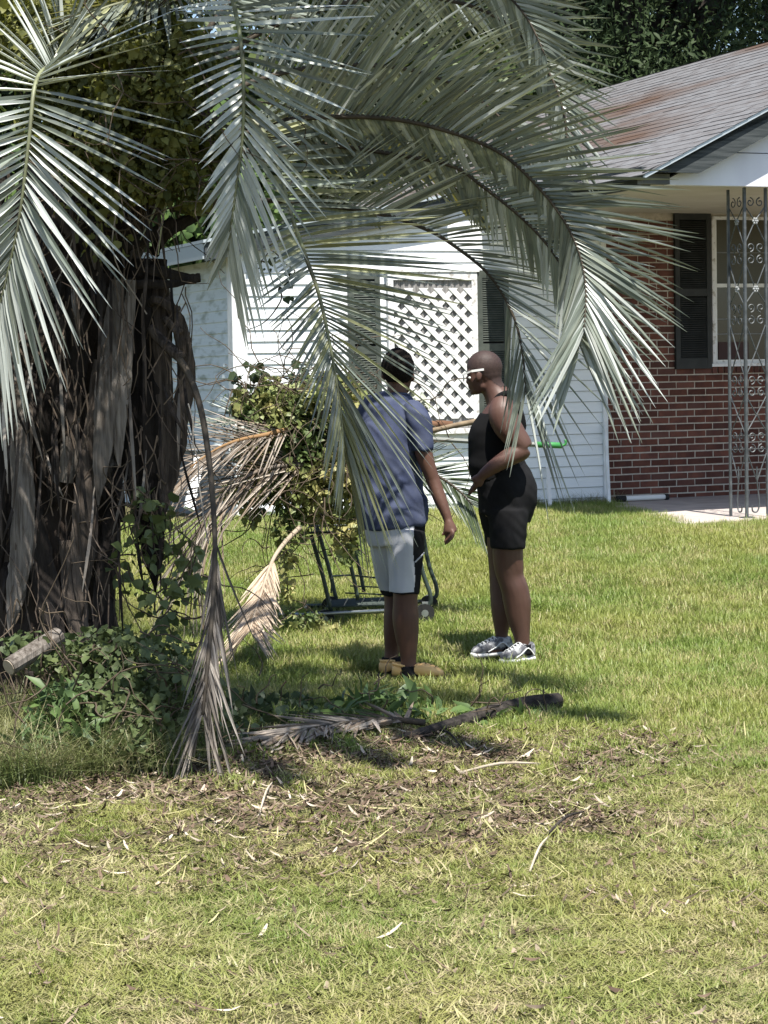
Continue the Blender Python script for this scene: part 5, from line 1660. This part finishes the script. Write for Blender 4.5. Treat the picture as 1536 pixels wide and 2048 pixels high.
def ground_uv(x, y):
    return None


def in_house(x, y):
    p = HI @ Vector((x, y, 0))
    if p.y > -.03: return True
    if p.y > -3.1 and p.x > 2.80 + (p.y + 3.12) / 3.15 * .9: return True
    return False


FEET = [(mz(440, 1985).x, DM - .12), (mz(300, 1960).x, DM + .02), (wz(1040, 1880).x, DW - .15), (wz(890, 1850).x, DW + .0)]
pg, sg_, pd, sd_, pt, stl = [], [], [], [], [], []
for x, y in frustum_points(60000, 4.6, 21.0):
    if in_house(x, y): continue
    la = litter_amount(x, y)
    near = 1 - sstep((y - 7.2 + .9 * nz(x, y, .9, 4)) / 2.6)                  # dry, thin grass close to the camera
    tuft = max(0.0, nz(x, y, 2.6, 12))
    g = .95 * (1 - .72 * near) * (1 - .80 * la) + .18 * nz(x, y, 1.6, 3) + .45 * tuft * near
    foot = .30 if min(math.hypot((x - fx_) / .30, (y - fy_) / .22) for fx_, fy_ in FEET) < 1 else 1.0
    if RNG.random() < g:
        pg.append((x, y, gz(x, y) - .004)); sg_.append((.58 + .72 * sstep((y - 7.5) / 4) + .25 * tuft) * (1 + .15 * nz(x, y, 3, 9)) * RNG.uniform(.75, 1.25) * foot)
    elif RNG.random() < .75 - .68 * la:
        pd.append((x, y, gz(x, y) - .002)); sd_.append(RNG.uniform(.8, 1.4))
for x, y in frustum_points(15000, 4.6, 9.5):
    if RNG.random() < .9 + 1.2 * min(0, nz(x, y, 1.3, 21)) - .85 * litter_amount(x, y):
        pd.append((x, y, gz(x, y) - .002)); sd_.append(RNG.uniform(.7, 1.35))


def do_scatter(name, P, S, c, nvar, label, m, tilt=.12):
    n = len(P)
    rot = np.stack([RNG.normal(0, tilt, n), RNG.normal(0, tilt, n), RNG.random(n) * 6.283], 1)
    return scatter(name, P, rot, np.array(S), RNG.integers(0, nvar, n), c, label, m)


do_scatter('lawn_grass', pg, sg_, c_green, 7, 'bright green lawn grass', M_blade)
do_scatter('dry_grass', pd, sd_, c_dry, 7, 'short yellowing dry grass of the foreground', M_blade_dry)
# rough grass left of the palm and along the house base
for (px, py, rx, ry, n) in ((60, 1490, .26, .45, 80), (-60, 1520, .3, .5, 60), (20, 1560, .3, .2, 40), (150, 1530, .25, .2, 34), (240, 1550, .25, .12, 20), (120, 1420, .2, .2, 20), (330, 1500, .2, .2, 8), (100, 1400, .3, .3, 16)):
    c = ground_at(px, py)
    for k in range(n):
        x, y = c.x + random.uniform(-rx, rx), c.y + random.uniform(-ry, ry)
        pt.append((x, y, gz(x, y) - .01)); stl.append(random.uniform(.6, 1.1))
do_scatter('tall_grass', pt, stl, c_tall, 4, 'long uncut grass left of the palm', M_blade_tall)
pt, stl = [], []
for k in range(170):
    u = random.uniform(.1, 3.75)
    p = HM @ Vector((u, random.uniform(-.22, -.06), 0))
    if u < 2.6 and random.random() < .6: continue
    pt.append((p.x, p.y, gz(p.x, p.y) - .01)); stl.append(random.uniform(.35, .8))
do_scatter('edge_grass', pt, stl, c_tall, 4, 'uncut grass along the foot of the siding wall', M_blade_tall)


# litter: dead leaf scraps
def scrap(name, L_, W_, m, curl):
    vs, fs = [], []
    n = 4
    for i in range(n + 1):
        t = i / n
        w = W_ * math.sin(math.pi * (.12 + .8 * t)) / 2
        zz = curl * L_ * (t - .5) ** 2 * 2 + .004
        vs += [(L_ * (t - .5), -w, zz + .3 * w), (L_ * (t - .5), w, zz)]
    for i in range(n):
        a = 2 * i; fs.append((a, a + 2, a + 3, a + 1))
    me = bpy.data.meshes.new(name); me.from_pydata(vs, [], fs); me.update(); me.materials.append(m)
    return me


sc_m = [scrap('scrap', .04, .010, M_litter, .3), scrap('scrap', .06, .007, M_litter, .15), scrap('scrap', .035, .014, M_litter, .4), scrap('scrap', .11, .006, M_litter, .12),
        scrap('scrap', .05, .010, M_chip, .2), scrap('scrap', .09, .011, M_chip, .2),
        scrap('scrap', .10, .0045, M_straw, .1), scrap('scrap', .17, .005, M_straw, .07)]
c_lit = coll('scrap', sc_m)
pl_, sl2, il = [], [], []
for x, y in frustum_points(110000, 4.6, 12.0):
    la = litter_amount(x, y)
    if RNG.random() < .03 + .05 * max(0, nz(x, y, 1.5, 30)) * 3 + .6 * la ** 1.2:
        pl_.append((x, y, gz(x, y) + RNG.uniform(.002, .02))); sl2.append(RNG.uniform(.5, 1.3))
        il.append(RNG.choice(8, p=[.29, .28, .17, .15, .03, .01, .05, .02] if la > .25 else [.24, .28, .10, .18, .03, .004, .14, .026]))
n = len(pl_)
scatter('leaf_litter', pl_, np.stack([RNG.normal(0, .25, n), RNG.normal(0, .25, n), RNG.random(n) * 6.283], 1), np.array(sl2), il, c_lit, 'brown leaf litter and frond scraps on the bare ground', M_litter)


# ------------------------------------------------------------------ background trees
def tree(label, x, y, h, blobs, n, size, m, tr=.16, fine=False):
    base = Vector((x, y, gz(x, y)))
    e = empty('tree', base)
    tag(e, label, 'tree', 'trees behind the house')
    mb = MB()
    top = base + Vector((random.uniform(-.3, .3), random.uniform(-.3, .3), h * .8))
    mb.tube([base - Vector((0, 0, .1)), base.lerp(top, .35) + Vector((.1, 0, 0)), base.lerp(top, .7), top], [tr * 1.3, tr, tr * .7, tr * .25], n=9, sub=4, jit=.05)
    for (c, r_) in blobs:
        s_ = base.lerp(top, random.uniform(.3, .7)); cc = Vector(c)
        mb.tube([s_, s_.lerp(cc, .5) + Vector((0, 0, .15)), cc], [tr * .3, tr * .18, tr * .06], n=6, sub=3)
    mb.build('trunk', M_bark, e)
    foliage('crown', blobs, n, size, m, e, LEAF_LONG if fine else LEAF, shell=.5, up=.6, droop=-.2)
    return e


def crown(cx, cy_, cz, R_, n):
    out = []
    for k in range(n):
        d = Vector((random.gauss(0, 1), random.gauss(0, 1), random.gauss(0, .8))).normalized() * R_ * random.uniform(.35, .85)
        r_ = R_ * random.uniform(.34, .55)
        out.append(((cx + d.x, cy_ + d.y, cz + d.z * .9), (r_, r_, r_ * .8)))
    return out


TR = [
    ('broad dark tree directly behind the porch roof', 5.6, 29.5, 9, 3.0, M_tree_dk),
    ('dark tree behind the roof, next left of the one above the porch', 2.6, 29.0, 9, 3.0, M_tree_dk),
    ('leafy tree behind the palm fronds at the middle of the picture', -.4, 28.5, 9, 3.0, M_tree),
    ('tree seen through the gap right of the palm trunk', -3.4, 27.5, 8, 2.8, M_tree),
    ('pale leaved tree in the gap between trunk and house, lowest of the row', -2.7, 25.5, 6, 2.0, M_weed),
    ('tree behind the palm crown at the left edge', -6.4, 26.5, 9, 3.0, M_tree_dk),
    ('dark tree at the far right behind the roof', 8.8, 30.5, 10, 3.2, M_tree_dk),
    ('tall far tree filling the gap above the siding roof', 1.2, 33.5, 12, 3.6, M_tree_dk),
    ('tall far tree behind the left end of the house', -5.5, 32.5, 12, 3.6, M_tree_dk),
    ('tall far tree at upper right behind the others', 6.8, 34.5, 13, 3.8, M_tree_dk),
    ('far dark tree closing the gap between roof ridge and right edge', 9.4, 38.5, 13, 4.2, M_tree_dk),
    ('far dark tree farthest back above the porch roof ridge', 4.4, 39.5, 13, 4.2, M_tree_dk),
]
for lb, x, y, h, r_, m in TR:
    bl = crown(x, y, h * .55, r_, 11) + crown(x, y, h * .32, r_ * .85, 6) + [((x + q * r_ * .55, y - r_ * .55, h * v_), (r_ * .5, r_ * .35, r_ * .45)) for q, v_ in ((-1, .3), (0, .36), (1, .3), (-.5, .58), (.5, .58), (0, .78))]
    tree(lb, x, y, h, bl, (48000 if x < 7 else 12000) if x > 2 else 11000, .088 if 2 < x < 7 else .15, m, fine=x > 2)
# unseen oak added so its canopy above the picture shades the trees
bl = []
for k in range(26):
    bl.append(((random.uniform(-4.5, 11), random.uniform(24.5, 28.5), random.uniform(9.8, 12.5)), (1.9, 1.6, 1.1)))
tree('unseen oak added with a high canopy to shade the trees behind the house', 3.6, 32.2, 12, bl, 12000, .24, M_tree_dk, tr=.35)
